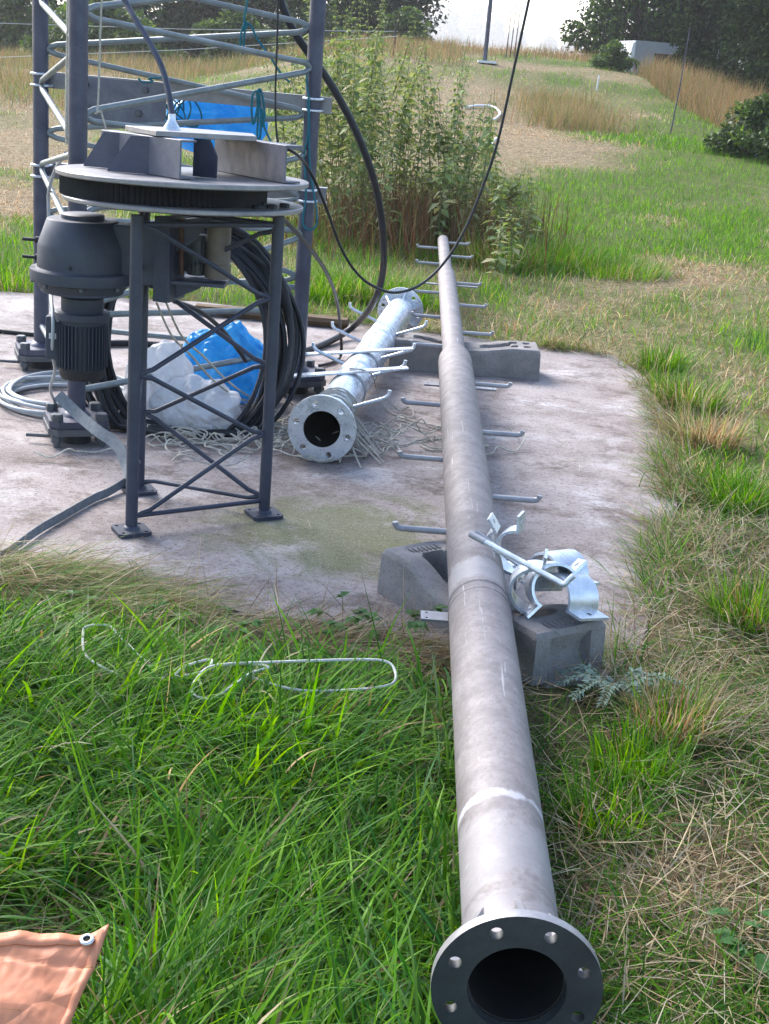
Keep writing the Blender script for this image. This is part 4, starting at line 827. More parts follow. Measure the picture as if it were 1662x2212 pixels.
# lush long grass at the left of the pole
def lush():
    n = 44000; x, y = sample(n, -1.75, .25, 1.35, 4.25); sd_ = seg_dist(x, y, SLAB); cl = fbm(x, y, 4.5, 31)
    k = (sd_ > .05+.12*fbm(x, y, 3, 8)) & (rng.random(n) < .35+1.1*cl) & ((seg_dist(x, y, tp) > .0) | (rng.random(n) < .35)); x, y, cl, sd_ = x[k], y[k], cl[k], sd_[k]; n = len(x)
    near_slab = sst(.75, .12, sd_); near_pole = sst(-.15, .1, x)
    flow = -.15+1.5*(fbm(x, y, 1.3, 41)-.5)*2+.2; az = flow+rng.normal(0, .6, n); az = np.where(rng.random(n) < .25, rng.uniform(0, 6.28, n), az)
    L = (.13+.20*rng.random(n))*(.6+.8*cl)*(1-.70*near_slab)*(1-.3*near_pole); L = np.where(seg_dist(x, y, tp) < .05, L*.5, L)
    lean = np.abs(rng.normal(.62, .32, n))+.15*near_slab; curl = np.abs(rng.normal(1.15, .5, n))
    W = .0050+.0085*rng.random(n)**1.4
    col = GREENS[rng.integers(0, 5, n)]*(1+(rng.random((n, 1))-.5)*.5)*np.array([1, 1, .9]); tone = fbm(x, y, 2.2, 55)[:, None]; col = col*(.75+.5*tone)
    dry = (rng.random(n) < (.05+.30*near_slab*fbm(x, y, 2.5, 77)*1.6))[:, None]; col = np.where(dry, STRAWS[rng.integers(0, 5, n)]*(.7+.5*rng.random((n, 1))), col)
    A = blade_arrays(spot(x, y), az, lean, curl, L, W, col, 6)
    # pale dead thatch and stems low down
    m = 14000; x, y = sample(m, -1.75, .25, 1.35, 4.2); k = seg_dist(x, y, SLAB) > -.03; x, y = x[k], y[k]; m = len(x)
    B = blade_arrays(spot(x, y), rng.uniform(0, 6.28, m), rng.normal(1.25, .2, m), rng.normal(.2, .3, m), .1+.22*rng.random(m), .0018+.0018*rng.random(m), STRAWS[rng.integers(0, 5, m)]*(.55+.4*rng.random((m, 1))), 3, floor=zt(x, y))
    m = 11000; x, y = sample(m, -1.75, .22, 1.35, 4.0); k = (seg_dist(x, y, SLAB) > .38) & (seg_dist(x, y, tp) > 0) & (rng.random(m) < 1.3*fbm(x, y, 2.5, 71)); x, y = x[k], y[k]; m = len(x)
    G = blade_arrays(spot(x, y)+np.stack([0*x, 0*x, .03+.05*rng.random(m)], 1), 6.28*fbm(x, y, .9, 83)+rng.normal(0, .5, m), rng.normal(1.05, .25, m), rng.normal(.9, .4, m), .14+.2*rng.random(m), .003+.006*rng.random(m), GREENS[rng.integers(0, 5, m)]*(.6+.7*rng.random((m, 1)))*np.array([.9, .95, 1.5]), 5, floor=zt(x, y))
    m = 260; x, y = sample(m, -1.7, .2, 1.4, 3.9); k = (seg_dist(x, y, SLAB) > .05) & (seg_dist(x, y, tp) > 0); x, y = x[k], y[k]; m = len(x)
    S = blade_arrays(spot(x, y), rng.uniform(0, 6.28, m), np.abs(rng.normal(.7, .4, m)), rng.normal(.3, .4, m), .12+.18*rng.random(m), .0020+.0015*rng.random(m), STRAWS[[0, 1, 4]][rng.integers(0, 3, m)]*(.8+.4*rng.random((m, 1))), 5)
    stuff('long_grass', 'lush long green grass left of the pole', [A, B, G, S], 'grass')
lush()
# matted dry grass spilling over the slab edge at the left, and straw along the slab front
def mats():
    parts = []
    for (px, py, rx, ry, n, az0, gr) in ((40, 1262, 260, 45, 4200, -.35, .42), (260, 1335, 150, 34, 1500, -.5, .35), (660, 1400, 300, 24, 1500, .1, .12), (150, 1330, 220, 50, 2400, -.6, .75), (1500, 1540, 130, 60, 500, .3, .3), (1520, 1180, 90, 50, 450, 1.2, .35)):
        c = P(px, py, 0); ex = P(px+rx, py, 0)[0]-c[0]; ey = abs(P(px, py+ry, 0)[1]-c[1]); x = c[0]+rng.normal(0, .55, n)*ex; y = c[1]+rng.normal(0, .6, n)*ey; z = np.maximum(zt(x, y), 0)+.03*rng.random(n)*np.exp(-((x-c[0])/ex)**2)
        col = np.where((rng.random(n) < gr)[:, None], GREENS[rng.integers(0, 5, n)]*.8, STRAWS[rng.integers(0, 5, n)]*(.6+.5*rng.random((n, 1))))
        parts.append(blade_arrays(np.stack([x, y, z], 1), az0+rng.normal(0, .6, n), rng.normal(1.25, .18, n), rng.normal(.55, .25, n), .10+.22*rng.random(n), .0016+.0022*rng.random(n), col, 5, floor=np.zeros(n)))
    stuff('matted_grass', 'matted dry grass lying over the slab edge', parts, 'straw')
mats()
# cut straw and short grass on the right and round the slab
def right_side():
    n = 80000; x, y = sample(n, .30, 2.6, 1.35, 5.6); sd_ = seg_dist(x, y, SLAB); d = dryness(x, y); soil = np.exp(-((x-.62)/.25)**2-((y-3.15)/.2)**2)
    k = (sd_ > .03+.12*fbm(x, y, 3, 8)) & (rng.random(n) > soil*.93) & (rng.random(n) < .35+fbm(x, y, 5, 13)); x, y, d = x[k], y[k], d[k]; n = len(x)
    A = blade_arrays(spot(x, y), rng.uniform(0, 6.28, n), np.clip(rng.normal(1.15, .32, n), .1, 1.55), rng.normal(.4, .4, n), .06+.17*rng.random(n)**1.4, .0022+.0026*rng.random(n), mixcol(d*.8, n, .4)*.75, 4, floor=zt(x, y))
    n = 9500; x, y = sample(n, .30, 2.6, 1.35, 5.6); k = (seg_dist(x, y, SLAB) > -.12*fbm(x, y, 4, 3)); x, y = x[k], y[k]; n = len(x); k = rng.random(n) > .8*np.exp(-((x-.62)/.25)**2-((y-3.15)/.2)**2); x, y = x[k], y[k]; n = len(x)
    B = blade_arrays(spot(x, y)+np.stack([0*x, 0*x, .03+.04*rng.random(n)], 1), rng.uniform(0, 6.28, n), rng.normal(1.5, .15, n), rng.normal(.0, .25, n), .05+.17*rng.random(n)**1.5, .0018+.0020*rng.random(n), STRAWS[[0, 1, 4, 2]][rng.integers(0, 4, n)]*(.75+.5*rng.random((n, 1))), 3, floor=np.maximum(zt(x, y), -.01))
    stuff('cut_grass', 'mown grass and pale straw right of the pole', [A, B], 'straw')
    parts = []
    for (px, py, r, n, L0, dr) in ((1370, 1680, .10, 420, .15, .03), (1310, 1780, .10, 280, .15, .03), (1430, 800, .12, 700, .2, .15), (1425, 850, .10, 500, .18, .15), (1600, 1100, .12, 600, .18, .08), (1560, 1060, .10, 350, .16, .1), (1620, 1350, .12, 700, .18, .2), (1450, 1590, .10, 700, .16, .6), (1500, 880, .15, 800, .2, .3), (1530, 960, .14, 700, .2, .75), (1190, 570, .5, 2200, .26, .1), (1080, 575, .35, 1500, .3, .25), (1320, 590, .5, 1600, .18, .2), (800, 640, .35, 1500, .24, .15), (700, 640, .3, 1200, .24, .1), (900, 660, .25, 900, .2, .1), (30, 610, .5, 1500, .2, .1), (250, 620, .5, 1500, .18, .2)):
        c = P(px, py, -.01); q = rng.uniform(0, 6.28, n); rr = r*np.sqrt(rng.random(n)); x = c[0]+rr*np.cos(q); y = c[1]+rr*np.sin(q); k = seg_dist(x, y, SLAB) > .0; x, y, q = x[k], y[k], q[k]; n = len(x)
        parts.append(blade_arrays(spot(x, y), q+rng.normal(0, .8, n), np.abs(rng.normal(.3, .25, n)), np.abs(rng.normal(.8, .5, n)), L0*(.5+.8*rng.random(n)), .0028+.0032*rng.random(n), mixcol(np.full(n, dr), n, .3), 5))
    stuff('grass_tufts', 'green grass tufts standing round the slab edge', parts, 'grass')
    n = 9000; t_ = rng.random(n); i0 = rng.integers(8, 20, n); a_ = SLAB[i0]; b_ = SLAB[i0+1]; q = a_+(b_-a_)*t_[:, None]+rng.normal(0, .05, (n, 2)); cl = fbm(q[:, 0], q[:, 1], 3.5, 19); k = rng.random(n) < np.clip((cl-.33)*4, .05, 1); q = q[k]; n = len(q)
    az = np.arctan2(6.-q[:, 1], .1-q[:, 0])+rng.normal(0, 1.0, n); col = mixcol(np.clip(.55+.5*(fbm(q[:, 0], q[:, 1], 2, 5)-.5), 0, 1), n, .35)
    stuff('edge_grass', 'grass and straw hanging over the slab edge', [blade_arrays(np.stack([q[:, 0], q[:, 1], np.full(n, .0)], 1), az, np.clip(rng.normal(.95, .3, n), .2, 1.5), rng.normal(.6, .3, n), .07+.17*rng.random(n), .0022+.0026*rng.random(n), col, 4, floor=np.zeros(n))], 'straw')
    # loose straw and crumbs on the slab itself
    n = 1500; x, y = sample(n, -2.6, 1.45, 3.5, 8.8); sd_ = seg_dist(x, y, SLAB); k = (sd_ < -.01) & (rng.random(n) < np.exp(sd_*2.2)+.10); x, y = x[k], y[k]; n = len(x)
    stuff('loose_straw', 'stray straw scattered on the concrete slab', [blade_arrays(np.stack([x, y, np.full(n, .004)], 1), rng.uniform(0, 6.28, n), np.full(n, 1.5), rng.normal(0, .1, n), .02+.14*rng.random(n)**2, .0015+.002*rng.random(n), STRAWS[rng.integers(0, 5, n)]*(.6+.6*rng.random((n, 1))), 2, floor=np.zeros(n))], 'straw')
right_side()
# field turf, thinning with distance
def field():
    parts = []
    for (n, y0, y1, L0, w0, sg) in ((115000, 4.2, 13, .105, .0052, 3), (120000, 12, 26, .07, .008, 2), (70000, 24, 52, .09, .014, 2)):
        x, y = sample(n, -1, 1, y0, y1, power=1.4); x = x*(1.2+y*.36); sd_ = seg_dist(x, y, SLAB); d = dryness(x, y); cl = fbm(x, y, 1.6, 91)
        k = (sd_ > .04) & ~((y < 5.6) & (x > .3)) & (rng.random(n) < .35+cl); x, y, d, cl = x[k], y[k], d[k], cl[k]; n = len(x)
        flat = d; lean = np.clip(rng.normal(.35+.75*flat, .3, n), .05, 1.5)
        L = L0*(.5+1.0*rng.random(n))*(.5+1.0*cl)*(1.15-.5*d); parts.append(blade_arrays(spot(x, y), rng.uniform(0, 6.28, n), lean, rng.normal(.5, .3, n), L, w0*(.6+.7*rng.random(n)), mixcol(d, n, .3)*np.where(d > .5, 1.0, 1.05)[:, None], sg, floor=zt(x, y), avoid=(y0 < 12)))
    stuff('field_grass', 'short mown grass and dry stubble of the field', parts, 'grass')
field()
# rank standing grass, russet, in bands beyond the mown ground
RUST = np.array([(.27, .165, .085), (.36, .26, .14), (.22, .16, .09), (.24, .22, .09), (.14, .17, .05)])
def rank():
    parts = []
    def band(n, fx, y0, y1, hh, w, cols, wt):
        y = rng.uniform(y0, y1, n); x = fx(y, n); k = fbm(x, y, .5, 61) > .25; x, y = x[k], y[k]; n = len(x)
        c = cols[rng.choice(len(cols), n, p=wt)]*(.75+.5*rng.random((n, 1))); parts.append(blade_arrays(spot(x, y), rng.uniform(0, 6.28, n), np.abs(rng.normal(.2, .2, n)), np.abs(rng.normal(.4, .3, n)), hh*(.35+.65*rng.random(n))*(.45+1.1*fbm(x, y, .8, 67)), w*(.6+.8*rng.random(n)), c, 2, avoid=False))
    rt_edge = lambda y: np.interp(y, [17, 22, 28, 34, 42, 55], [5.9, 6.4, 6.3, 6.0, 6.2, 8])
    band(30000, lambda y, n: rt_edge(y)+np.abs(rng.normal(1.5, 1.1, n)), 18, 41, .85, .014, RUST, [.22, .26, .18, .18, .16])
    band(3500, lambda y, n: rng.normal(3.0, .55, n), 26, 32, .55, .013, RUST, [.08, .27, .15, .3, .2])
    band(12000, lambda y, n: rng.uniform(-14, 1.2, n), 38, 50, .55, .018, RUST, [.12, .28, .1, .25, .25])
    band(4500, lambda y, n: rng.uniform(-12, -5.5, n), 25, 36, .55, .014, RUST, [.15, .27, .13, .25, .2])
    band(5000, lambda y, n: rng.uniform(-1, 9, n), 44, 52, .5, .018, RUST, [.2, .35, .2, .15, .1])
    # brown dead stems under the nettles
    n = 3500; x = rng.normal(.1, .6, n); y = rng.normal(13.2, .75, n); parts.append(blade_arrays(spot(x, y), rng.uniform(0, 6.28, n), np.abs(rng.normal(.3, .3, n)), rng.normal(.2, .3, n), .3+.5*rng.random(n), .004+.005*rng.random(n), np.array([(.12, .055, .03), (.18, .10, .05), (.08, .045, .025), (.10, .13, .04)])[rng.integers(0, 4, n)], 3))
    stuff('rank_grass', 'tall russet seeding grass in unmown bands', parts, 'straw')
rank()

# leaves as little folded diamonds
def leaf_mesh(C, D, N, L, W, col, tri4=True):
    """C base, D direction, N up side; each leaf a folded kite of four triangles"""
    D = D/np.linalg.norm(D, axis=1, keepdims=True); S = np.cross(D, N); S /= (np.linalg.norm(S, axis=1, keepdims=True)+1e-9); U = np.cross(S, D); n = len(C); L = L[:, None]; W = W[:, None]
    a = C; m = C+D*L*.5-U*L*.05; t = C+D*L-U*L*.18; l = C+D*L*.42-S*W*.5+U*W*.15; r = C+D*L*.42+S*W*.5+U*W*.15
    if not tri4:
        V = np.stack([a, l, r, t], 1).reshape(-1, 3); b = (np.arange(n)*4)[:, None]; return V, np.concatenate([b+np.array([[0, 2, 1]]), b+np.array([[1, 2, 3]])]), np.repeat(col, 4, 0)
    V = np.stack([a, l, m, r, t], 1).reshape(-1, 3); b = (np.arange(n)*5)[:, None]
    T = np.concatenate([b+np.array([[0, 2, 1]]), b+np.array([[0, 3, 2]]), b+np.array([[1, 2, 4]]), b+np.array([[2, 3, 4]])]); return V, T, np.repeat(col, 5, 0)
def unit(n):
    v = rng.normal(0, 1, (n, 3)); return v/np.linalg.norm(v, axis=1, keepdims=True)
NETT = np.array([(.14, .20, .06), (.20, .26, .09), (.10, .155, .045), (.26, .31, .13), (.30, .29, .13)])
def nettle_proto(h, seed):
    r0 = np.random.default_rng(seed); bend = r0.normal(0, .10, 2); st = [np.array([bend[0]*(t**2)*h, bend[1]*(t**2)*h, h*t]) for t in np.linspace(0, 1, 9)]
    me_s = MB().tube(st, list(np.linspace(.0065, .002, 9)), 5)
    C = []; D = []; L = []; nn = int(h/.052)
    for i in range(nn):
        t = .12+.88*i/nn; p = np.array([bend[0]*t*t*h, bend[1]*t*t*h, h*t]); a0 = i*1.57+r0.uniform(-.4, .4); size = (.12 if t < .75 else .12*(1-t)*3.4+.02)*r0.uniform(.45, 1.3)
        if t < .3 and r0.random() < .55: continue
        for s in (0, math.pi):
            a = a0+s+r0.normal(0, .25); C.append(p+np.array([math.cos(a), math.sin(a), 0])*.012); D.append([math.cos(a), math.sin(a), r0.uniform(-.55, .15)]); L.append(size)
            if r0.random() < .55 and t > .35: C.append(p); D.append([math.cos(a+.9), math.sin(a+.9), r0.uniform(-.2, .6)]); L.append(size*.55)
            if t > .62:
                for q in range(2): C.append(p+np.array([math.cos(a), math.sin(a), 0])*.03*q); D.append([math.cos(a+q), math.sin(a+q), -.8]); L.append(size*.4+.012)
    n = len(C); C = np.array(C); D = np.array(D, float); L = np.array(L); col = NETT[r0.integers(0, 5, n)]*(.8+.4*r0.random((n, 1)))
    return me_s, (C, D, np.tile([0, 0, 1.], (n, 1)), L, L*.48, col)
def nettles():
    protos = [nettle_proto(h, 100+i) for i, h in enumerate((2.05, 1.8, 1.6, 1.35, 1.1, .85))]; base = []
    for k, (ms, lf) in enumerate(protos):
        t = thing('nettle_plant', 'tall leafy nettle stem in the clump behind the long pole', 'plant', (0, 0, 0), 'nettles behind the pole'); M.setdefault('stem', plain('stem', (.12, .13, .05), .7)); a = ms.build('stem', 'stem', t, 60); b = tri_mesh('foliage', *leaf_mesh(*lf), 'leaf', t); base.append((t, a, b))
    r0 = random.Random(12); spots = []
    for k in range(96):
        x = r0.uniform(-1.2, .95); y = r0.uniform(12.3, 15.0)
        peak = float(np.interp(x, [-1.25, -.8, -.35, .2, .65, 1.1], [2.15, 2.5, 2.15, 1.95, 1.3, .8]))*(1 if y > 13 else .72+.28*(y-12.3)/.7)
        spots.append((x, y, peak*r0.uniform(.62, 1.02), r0.uniform(0, 6.28)))
    for k in range(9): spots.append((r0.uniform(.85, 1.2), r0.uniform(12.4, 14.0), r0.uniform(.45, .8), r0.uniform(0, 6.28)))
    spots += [(P(1060, 600)[0], 10.9, .5, .3), (P(1100, 590)[0], 11.3, .6, 2), (.9, 11.9, .75, 1), (.75, 12.1, .8, 4)]
    hs = [2.05, 1.8, 1.6, 1.35, 1.1, .85]
    for k, (x, y, h, rz) in enumerate(spots):
        i = min(range(6), key=lambda q: abs(hs[q]-h)); t, a, b = base[i]
        if k >= 6 or True:
            r = t.copy(); COL.objects.link(r)
            for ch in (a, b): c = ch.copy(); COL.objects.link(c); c.parent = r
        r.location = (x, y, float(zt(x, y))-.02); r.rotation_euler = (r0.gauss(0, .12), r0.gauss(0, .12), rz); r.scale = (1, 1, h/hs[i])
        if x > .95: r['label'] = 'short nettle growing beside the far end of the long pole'; r['group'] = 'low nettles beside the pole'
    for t, a, b in base:
        for o in (a, b, t): bpy.data.objects.remove(o)
nettles()
# broad-leaved weeds at the slab front, thistle by the block
def weeds():
    def palm(name, label, px, py, n, L, h, col, z=0, rad=.05, group=None, jag=False):
        c = P(px, py, z); t = thing(name, label, 'plant', (c[0], c[1], z), group); Cs = []; Ds = []; Ls = []
        for i in range(n):
            a = 2*math.pi*i/n+rng.normal(0, .3); e = c+np.array([math.cos(a)*rad*(.4+rng.random()), math.sin(a)*rad*(.4+rng.random()), h*(.5+.6*rng.random())])
            MB().tube([c+np.array([0, 0, -.02]), (c+e)/2+np.array([0, 0, .02]), e], .0016, 5).build('stalk', 'stem', t, 60)
            for s in (-.9, -.45, 0, .45, .9): Cs.append(e); Ds.append([math.cos(a+s), math.sin(a+s), rng.normal(-.05, .2)]); Ls.append(L*(1-.25*abs(s))*(.8+.4*rng.random()))
        m = len(Cs); Ls = np.array(Ls); tri_mesh('leaves', *leaf_mesh(np.array(Cs), np.array(Ds, float), np.tile([0, 0, 1.], (m, 1)), Ls, Ls*.55, np.array([col])*(.8+.4*rng.random((m, 1)))), 'leaf', t)
    for k, (px, py, n, L, h, lab) in enumerate(((740, 1375, 7, .05, .09, 'lobed green buttercup leaves at the slab edge, midway along the front'), (855, 1385, 6, .055, .10, 'lobed green buttercup leaves just left of the long pole'), (340, 1400, 12, .045, .08, 'low buttercup leaves inside the white cord loop'), (480, 1400, 10, .045, .08, 'buttercup leaves between the cord loops'), (150, 1370, 9, .045, .08, 'buttercup leaves left of the white cord loop'), (270, 1480, 9, .045, .08, 'buttercup leaves below the white cord loop'), (600, 1425, 6, .045, .08, 'buttercup leaves beside the twisted cord'), (1640, 2080, 9, .05, .06, 'dark broad weed leaves at the right bottom edge'))):
        palm('buttercup_plant', lab, px, py, n, L, h, (.06, .155, .035), -.01, .09, 'buttercups at the slab front' if k < 7 else None)
    c = P(1330, 1500, 0); t = thing('thistle_plant', 'silvery spiny thistle lying beside the near concrete block', 'plant', (c[0], c[1], 0)); Cs = []; Ds = []; Ls = []
    for (ax_, ay) in ((-.16, -.02), (-.13, -.10), (-.06, -.14), (-.15, .05), (.12, -.03), (.2, .02), (.05, -.12), (.1, .06)):
        mid = smoothpath([c+np.array([0, 0, .02]), c+np.array([ax_*.5, ay*.5, .06]), c+np.array([ax_, ay, .03])], 8); MB().tube(mid, .0022, 5).build('midrib', 'stem', t, 60)
        for i, p in enumerate(mid[1:]):
            T = mid[min(i+2, len(mid)-1)]-mid[i]; an = math.atan2(T[1], T[0])
            for s in (-1, 1):
                for q in (.7, 1.25): Cs.append(p); Ds.append([math.cos(an+s*q), math.sin(an+s*q), .25*rng.normal()]); Ls.append(.034*(1-.55*i/len(mid))*(.8+.5*rng.random()))
    m = len(Cs); Ls = np.array(Ls); tri_mesh('spiny_leaves', *leaf_mesh(np.array(Cs), np.array(Ds, float), np.tile([0, 0, 1.], (m, 1)), Ls, Ls*.35, np.array([(.26, .34, .27)])*(.75+.5*rng.random((m, 1)))), 'leaf', t)
    for k, (px, py, h, az, lab) in enumerate(((1265, 1470, .22, .2, 'pale grass seed head lying across the block end'), (850, 1290, .18, 1.2, 'pale grass seed head standing before the block'))): pass
M.setdefault('stem', plain('stem', (.12, .13, .05), .7)); weeds()

# ------------------------------------------------------------------ trees and hedges
def tree(name, label, x, y, h, rx, ry, n, ls, cols, zlo=.15, trunk=.16, group=None, clumps=46, seed=1, cat='tree', mat='leaf'):
    r0 = np.random.default_rng(seed); z0 = float(zt(x, y)); t = thing(name, label, cat, (x, y, z0-.05), group); top = np.array([x, y, z0+h*.8]); m = MB()
    m.tube([(x, y, z0-.1), (x+.05*h*r0.normal()*.3, y, z0+h*.3), top], [trunk, trunk*.7, trunk*.2], 9)
    cz = z0+h*(zlo+1)/2; rz = h*(1-zlo)/2
    tz = r0.random(clumps)**1.25; an = r0.uniform(0, 6.283, clumps); pr = (1-tz**2.4)*(.75+.25*np.minimum(1, tz*5+.2)); rad = np.sqrt(r0.random(clumps))*pr
    cc = np.stack([x+np.cos(an)*rad*rx, y+np.sin(an)*rad*ry, z0+h*(zlo+(1-zlo)*tz)*.93], 1)
    for i in range(0, clumps, 4):
        s = np.array([x, y, z0+h*r0.uniform(.15, .6)]); m.tube([s, (s+cc[i])/2+np.array([0, 0, .1*h*.3]), cc[i]], [trunk*.35, trunk*.2, trunk*.06], 6)
    m.build('trunk', 'bark', t, 60)
    ci = r0.integers(0, clumps, n); cs = (.18+.20*r0.random(clumps))*min(rx, rz)*1.2
    d = r0.normal(0, 1, (n, 3)); d /= np.linalg.norm(d, axis=1, keepdims=True); C = cc[ci]+d*(r0.random(n)**.4*cs[ci])[:, None]*np.array([1.15, 1.15, .8]); C[:, 2] = np.maximum(C[:, 2], z0+.02+.3*r0.random(n))
    tone = (.7+.6*r0.random(clumps))[ci][:, None]; col = np.array(cols)[r0.integers(0, len(cols), n)]*tone*(.8+.4*r0.random((n, 1)))
    Dv = d+r0.normal(0, .7, (n, 3)); Nn = r0.normal(0, .5, (n, 3))+np.array([0, 0, 1.]); L = ls*(.6+.8*r0.random(n))
    tri_mesh('crown', *leaf_mesh(C, Dv, Nn, L, L*.6, col, False), mat, t); return t
DARK = [(.012, .026, .009), (.02, .038, .012), (.015, .03, .014), (.03, .052, .016)]
MID = [(.05, .095, .022), (.08, .135, .03), (.04, .075, .02), (.10, .155, .04)]
tr = lambda *a, **k: tree(*a, **k)
tr('hedge_tree', 'dark tree whose lit left edge meets the white sky beside the caravan', 7.6, 52, 8, 2.2, 2.4, 25500, 0.187, DARK+MID[:2], .02, .2, None, 150, 1, mat='darkleaf')
tr('hedge_tree', 'dark broad tree standing behind and above the caravan', 10.4, 52.5, 9, 2.8, 2.4, 27200, 0.202, DARK, .02, .25, None, 150, 2, mat='darkleaf')
tr('hedge_tree', 'dark tree right of the caravan behind the thin stake', 10.5, 41, 6.5, 2.3, 2.2, 30600, 0.158, DARK, .0, .2, None, 150, 3, mat='darkleaf')
tr('hedge_tree', 'dark tree near the right edge above the russet grass', 10.6, 36.5, 6.0, 2.0, 2.2, 30600, 0.144, DARK, .0, .2, None, 150, 4, mat='darkleaf')
tr('hedge_tree', 'darkest tree at the right edge of the picture', 10.2, 30.5, 5.5, 2.1, 2.2, 30600, 0.130, DARK, .0, .18, None, 150, 5, mat='darkleaf')
tr('bramble_bush', 'low glossy bramble bush at the right edge of the mown path', float(Q(1650, 235, 24.)[0]), 24., .95, .75, 1.1, 8000, .085, MID+DARK[2:], .0, .03, None, 50, 6, 'bush')
tr('bramble_bush', 'pale-leaved bramble below the caravan', float(Q(1322, 150, 42)[0]), 42, .75, .7, 1.0, 5000, .09, MID, .0, .03, None, 40, 7, 'bush')
tr('hedge_tree', 'big dark tree standing left of the white sky behind the nettles', -1.9, 58, 7, 2.2, 2.4, 27200, 0.187, DARK, .0, .22, None, 150, 8, mat='darkleaf')
tr('hedge_tree', 'mid green rounded bush tree left of the big dark tree', -4.6, 56, 4.6, 1.8, 2.0, 11000, .22, MID+DARK[:1], .0, .15, None, 60, 9)
tr('hedge_tree', 'dark hedge tree seen through the top of the tower', -8.0, 57, 6.0, 2.6, 2.4, 14000, .26, DARK+MID[:1], .0, .2, None, 150, 10, mat='darkleaf')
tr('hedge_tree', 'mid green hedge tree just left of the tower legs', -11.8, 55, 5.0, 2.6, 2.4, 13000, .24, MID+DARK[:2], .0, .2, None, 60, 11)
tr('hedge_tree', 'green hedge tree at the left edge of the picture', -15.0, 53, 5.0, 2.6, 2.4, 11000, .24, MID, .0, .2, None, 60, 12)
tr('hedge_bush', 'low green bush in front of the hedge at the left', -10.4, 47, 1.9, 2.4, 1.4, 8000, .18, MID, .0, .05, None, 40, 13, 'bush')
tr('hedge_bush', 'green bush behind the tower beneath the hedge trees', -6.4, 49, 1.9, 2.2, 1.4, 8000, .18, MID, .0, .05, None, 40, 14, 'bush')
tr('hedge_bush', 'small sunlit bush at the foot of the big dark tree', -.6, 53, 1.5, 1.1, 1.0, 3500, .16, MID, .0, .05, None, 30, 15, 'bush')
tr('hedge_bush', 'dark leafy bush covering the right half of the caravan', float(Q(1512, 110, 44.4)[0]), 44.4, 2.9, 1.15, .9, 11000, .15, DARK, .0, .05, None, 60, 16, 'bush', 'darkleaf')
FAR = [(.05, .08, .03), (.07, .10, .035)]
far_spots = [(Q(px, 80, y)[0], y, h, r) for px, y, h, r in ((865, 900, 20, 14), (925, 1000, 17, 10), (975, 980, 21, 11), (1025, 1020, 24, 14), (1075, 1000, 17, 11), (1115, 1040, 13, 9), (1190, 1000, 9, 7), (790, 1000, 22, 16), (1240, 1010, 8, 7), (945, 1060, 27, 18), (1045, 1080, 26, 18))]
labs = ['largest hazy tree on the far hill beside the big dark tree', 'hazy rounded tree on the far hill, second from the left', 'hazy tree on the far hill left of the vertical mast', 'hazy tall tree on the far hill just behind the vertical mast', 'small hazy tree right of the vertical mast', 'hazy tree on the far hill above the thin rust rods', 'small faint tree alone at the right of the far field', 'hazy tree far left behind the hedge', 'faintest small tree by the right hedge on the far field', 'hazy tree mass behind the second far tree', 'hazy tree mass behind the vertical mast']
for i, ((x, y, h, r), lab) in enumerate(zip(far_spots, labs)): tr('distant_tree', lab, x, y, h, r, r, 3000, 1.9, FAR, .05, .5, 'trees on the far hill', 36, 40+i)

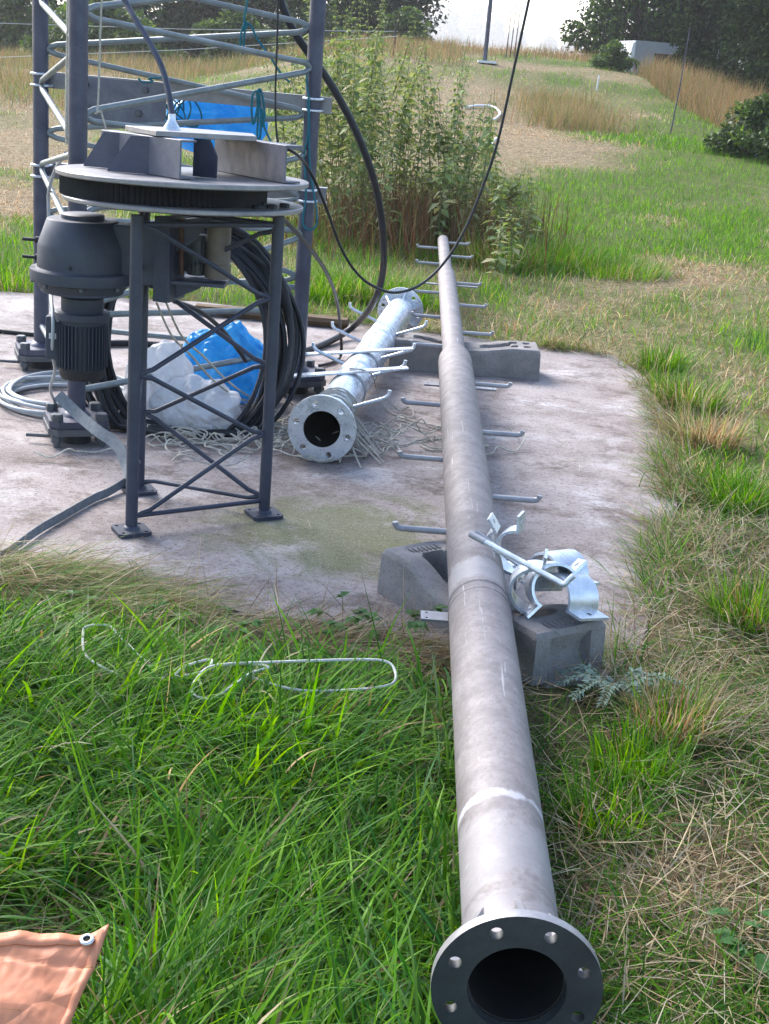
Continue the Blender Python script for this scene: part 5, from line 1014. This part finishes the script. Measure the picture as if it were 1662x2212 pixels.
# ------------------------------------------------------------------ things in the field
def ground_hit(px, py):
    d = ray(px, py); lo = 3.; prev = lo
    for y in np.arange(3, 400, .1):
        p = EYE+d*y/d[1]
        if p[2] < float(zt(p[0], y)): return p
    return EYE+d*60/d[1]
def field_things():
    b = Q(1047, 137, 40.); b[2] = float(zt(b[0], b[1])); t = thing('vertical_mast', 'slim dark vertical mast on a pale base plate at the field edge', 'mast', b)
    MB().tube([b, b+np.array([.02, 0, 4]), b+np.array([.05, 0, 9])], [.06, .055, .045], 14).build('tube', 'mast', t, 60); MB().box(b+np.array([.06, 0, .03]), (.5, .6, .06)).build('base_pad', 'white', t, 0); MB().tube([b+np.array([0, -.07, 1.9]), b+np.array([0, -.07, 2.0])], .09, 12).build('collar', 'bolt', t, 60)
    for i, (px, h) in enumerate(((1092, 1.75), (1101, 1.75), (1110, 1.7))):
        p = Q(px, 136, 44.); p[2] = float(zt(p[0], p[1])); o = MB().tube([p, p+np.array([.02, 0, h/2]), p+np.array([.05, 0, h])], [.018, .016, .012], 6).build('rust_rod', 'rust', None, 60)
        tag(o, ['leftmost of three thin rusty rods standing right of the mast', 'middle of three thin rusty rods standing right of the mast', 'rightmost of three thin rusty rods standing right of the mast'][i], 'rod', 'rusty rods by the mast')
    p = ground_hit(1448, 292); tag(MB().tube([p, p+np.array([.06, 0, .9]), p+np.array([.10, 0, 2.0])], [.014, .013, .010], 8).build('bamboo_pole', 'mast', None, 60), 'thin grey stake standing at the edge of the green path', 'stake')
    p = ground_hit(1289, 197); tag(MB().tube([p-np.array([0, 0, .03]), p+np.array([.01, 0, .18]), p+np.array([.02, 0, .38])], [.022, .022, .02], 8).build('marker_peg', 'white', None, 60), 'short white marker peg where the green path narrows', 'peg')
    g = lambda px, py: ground_hit(px, py)+np.array([0, 0, .05])
    cable('white_hose', 'white hose bent in a hook on the dry grass', 'hose', [g(1003, 238), g(1030, 234), g(1060, 235), g(1075, 243), g(1080, 252), g(1072, 261), g(1066, 265)], .024, 'white', 8, 8)
    cable('white_hose', 'short stub of white hose poking from the grass below the hooked one', 'hose', [g(1066, 325), g(1063, 317), g(1068, 309), g(1075, 304)], .022, 'white', 8, 8)
    for i, (y0, z0, z1) in enumerate(((40., 50, 68), (37., 128, 100))):
        a = Q(-60, z0-2, y0); b = Q(860, z1 if i == 0 else 78, y0); o = MB().tube([a, (a+b)/2-np.array([0, 0, .06]), b], .008, 5).build('fence_wire', 'cord', None, 60); tag(o, ['upper thin white fence wire strung before the left hedge', 'lower thin white fence wire strung before the left hedge'][i], 'wire', 'fence wires by the left hedge')
    for i, px in enumerate((-40, 855)):
        p = Q(px, 60, 40.); z = float(zt(p[0], 40.)); o = MB().tube([(p[0], 40., z-.1), (p[0], 40., p[2]+.15)], .03, 8).build('fence_post', 'bark', None, 60); tag(o, ['wooden fence post beyond the left edge holding the wires', 'wooden fence post among the nettle tops holding the wires'][i], 'fence post', 'fence posts')
    # caravan
    p = Q(1364, 110, 46.); L, Wd, Hh = 3.2, 2.0, 2.05; zb = float(zt(9.5, 47)); topz = Q(1380, 88, 46.)[2]; x0 = p[0]; base = np.array([x0, 46., zb])
    t = thing('caravan', 'old white caravan half hidden under the dark trees', 'caravan', (x0+.6, 46., zb)); Hh = topz-zb-.35
    prof = [(0.0, .35), (-.03, .8), (.0, Hh*.8+.35), (.03, Hh+.28), (.10, Hh+.35), (L-.3, Hh+.35), (L, Hh+.1), (L, .35)]
    yaw_ = .12; ux = np.array([math.cos(yaw_), math.sin(yaw_), 0]); uy = np.array([-math.sin(yaw_), math.cos(yaw_), 0]); W3 = lambda a, b_, z: base+ux*a+uy*b_+np.array([0, 0, z])
    MB().prism([W3(a, 0, z) for a, z in prof], uy*Wd).build('body', 'white', t, 30, .04, 3)
    for a, w in ((.75, 1.15), (2.4, 1.1)): MB().box(W3(a+w/2, -.01, Hh*.72+.1), (w, .03, .55), (ux, uy, (0, 0, 1))).build('window', 'glass', t, 0, .01)
    MB().box(W3(L/2+.05, -.004, Hh*.5+.35), (L-.14, .014, Hh+.02), (ux, uy, (0, 0, 1))).build('side_shade_panel', 'sideshade', t, 0)  # added grey sheet over the white body: painted shade and dirt
    MB().box(W3(-.035, Wd/2, Hh*.72+.12), (.03, Wd*.7, .5), (ux, uy, (0, 0, 1))).build('window', 'glass', t, 0, .01)
    for b_ in (.1, Wd-.1): MB().lathe([(.28, -.08), (.30, -.05), (.30, .05), (.28, .08)], W3(L/2, b_, .3), 24, (ux, (0, 0, 1), uy)).build('wheel', 'rubber', t, 40)
    MB().box(W3(-.6, Wd/2, .38), (1.2, .08, .08), (ux, uy, (0, 0, 1))).build('drawbar', 'bolt', t, 0)
field_things()
# ------------------------------------------------------------------ summer haze
def haze():
    o = MB().box((0, 700, 32), (1700, 1700, 76)).build('haze', None, None, 0, origin=(0, 700, -6)); m = bpy.data.materials.new('haze'); m.use_nodes = True; n = m.node_tree; n.nodes.clear(); out = n.nodes.new('ShaderNodeOutputMaterial'); v = n.nodes.new('ShaderNodeVolumePrincipled')
    v.inputs['Color'].default_value = (.95, .96, 1, 1); v.inputs['Density'].default_value = .0006; v.inputs['Anisotropy'].default_value = .45; n.links.new(v.outputs[0], out.inputs['Volume']); o.data.materials.append(m); o['kind'] = 'stuff'; o['label'] = 'thin summer haze over the field'
haze()
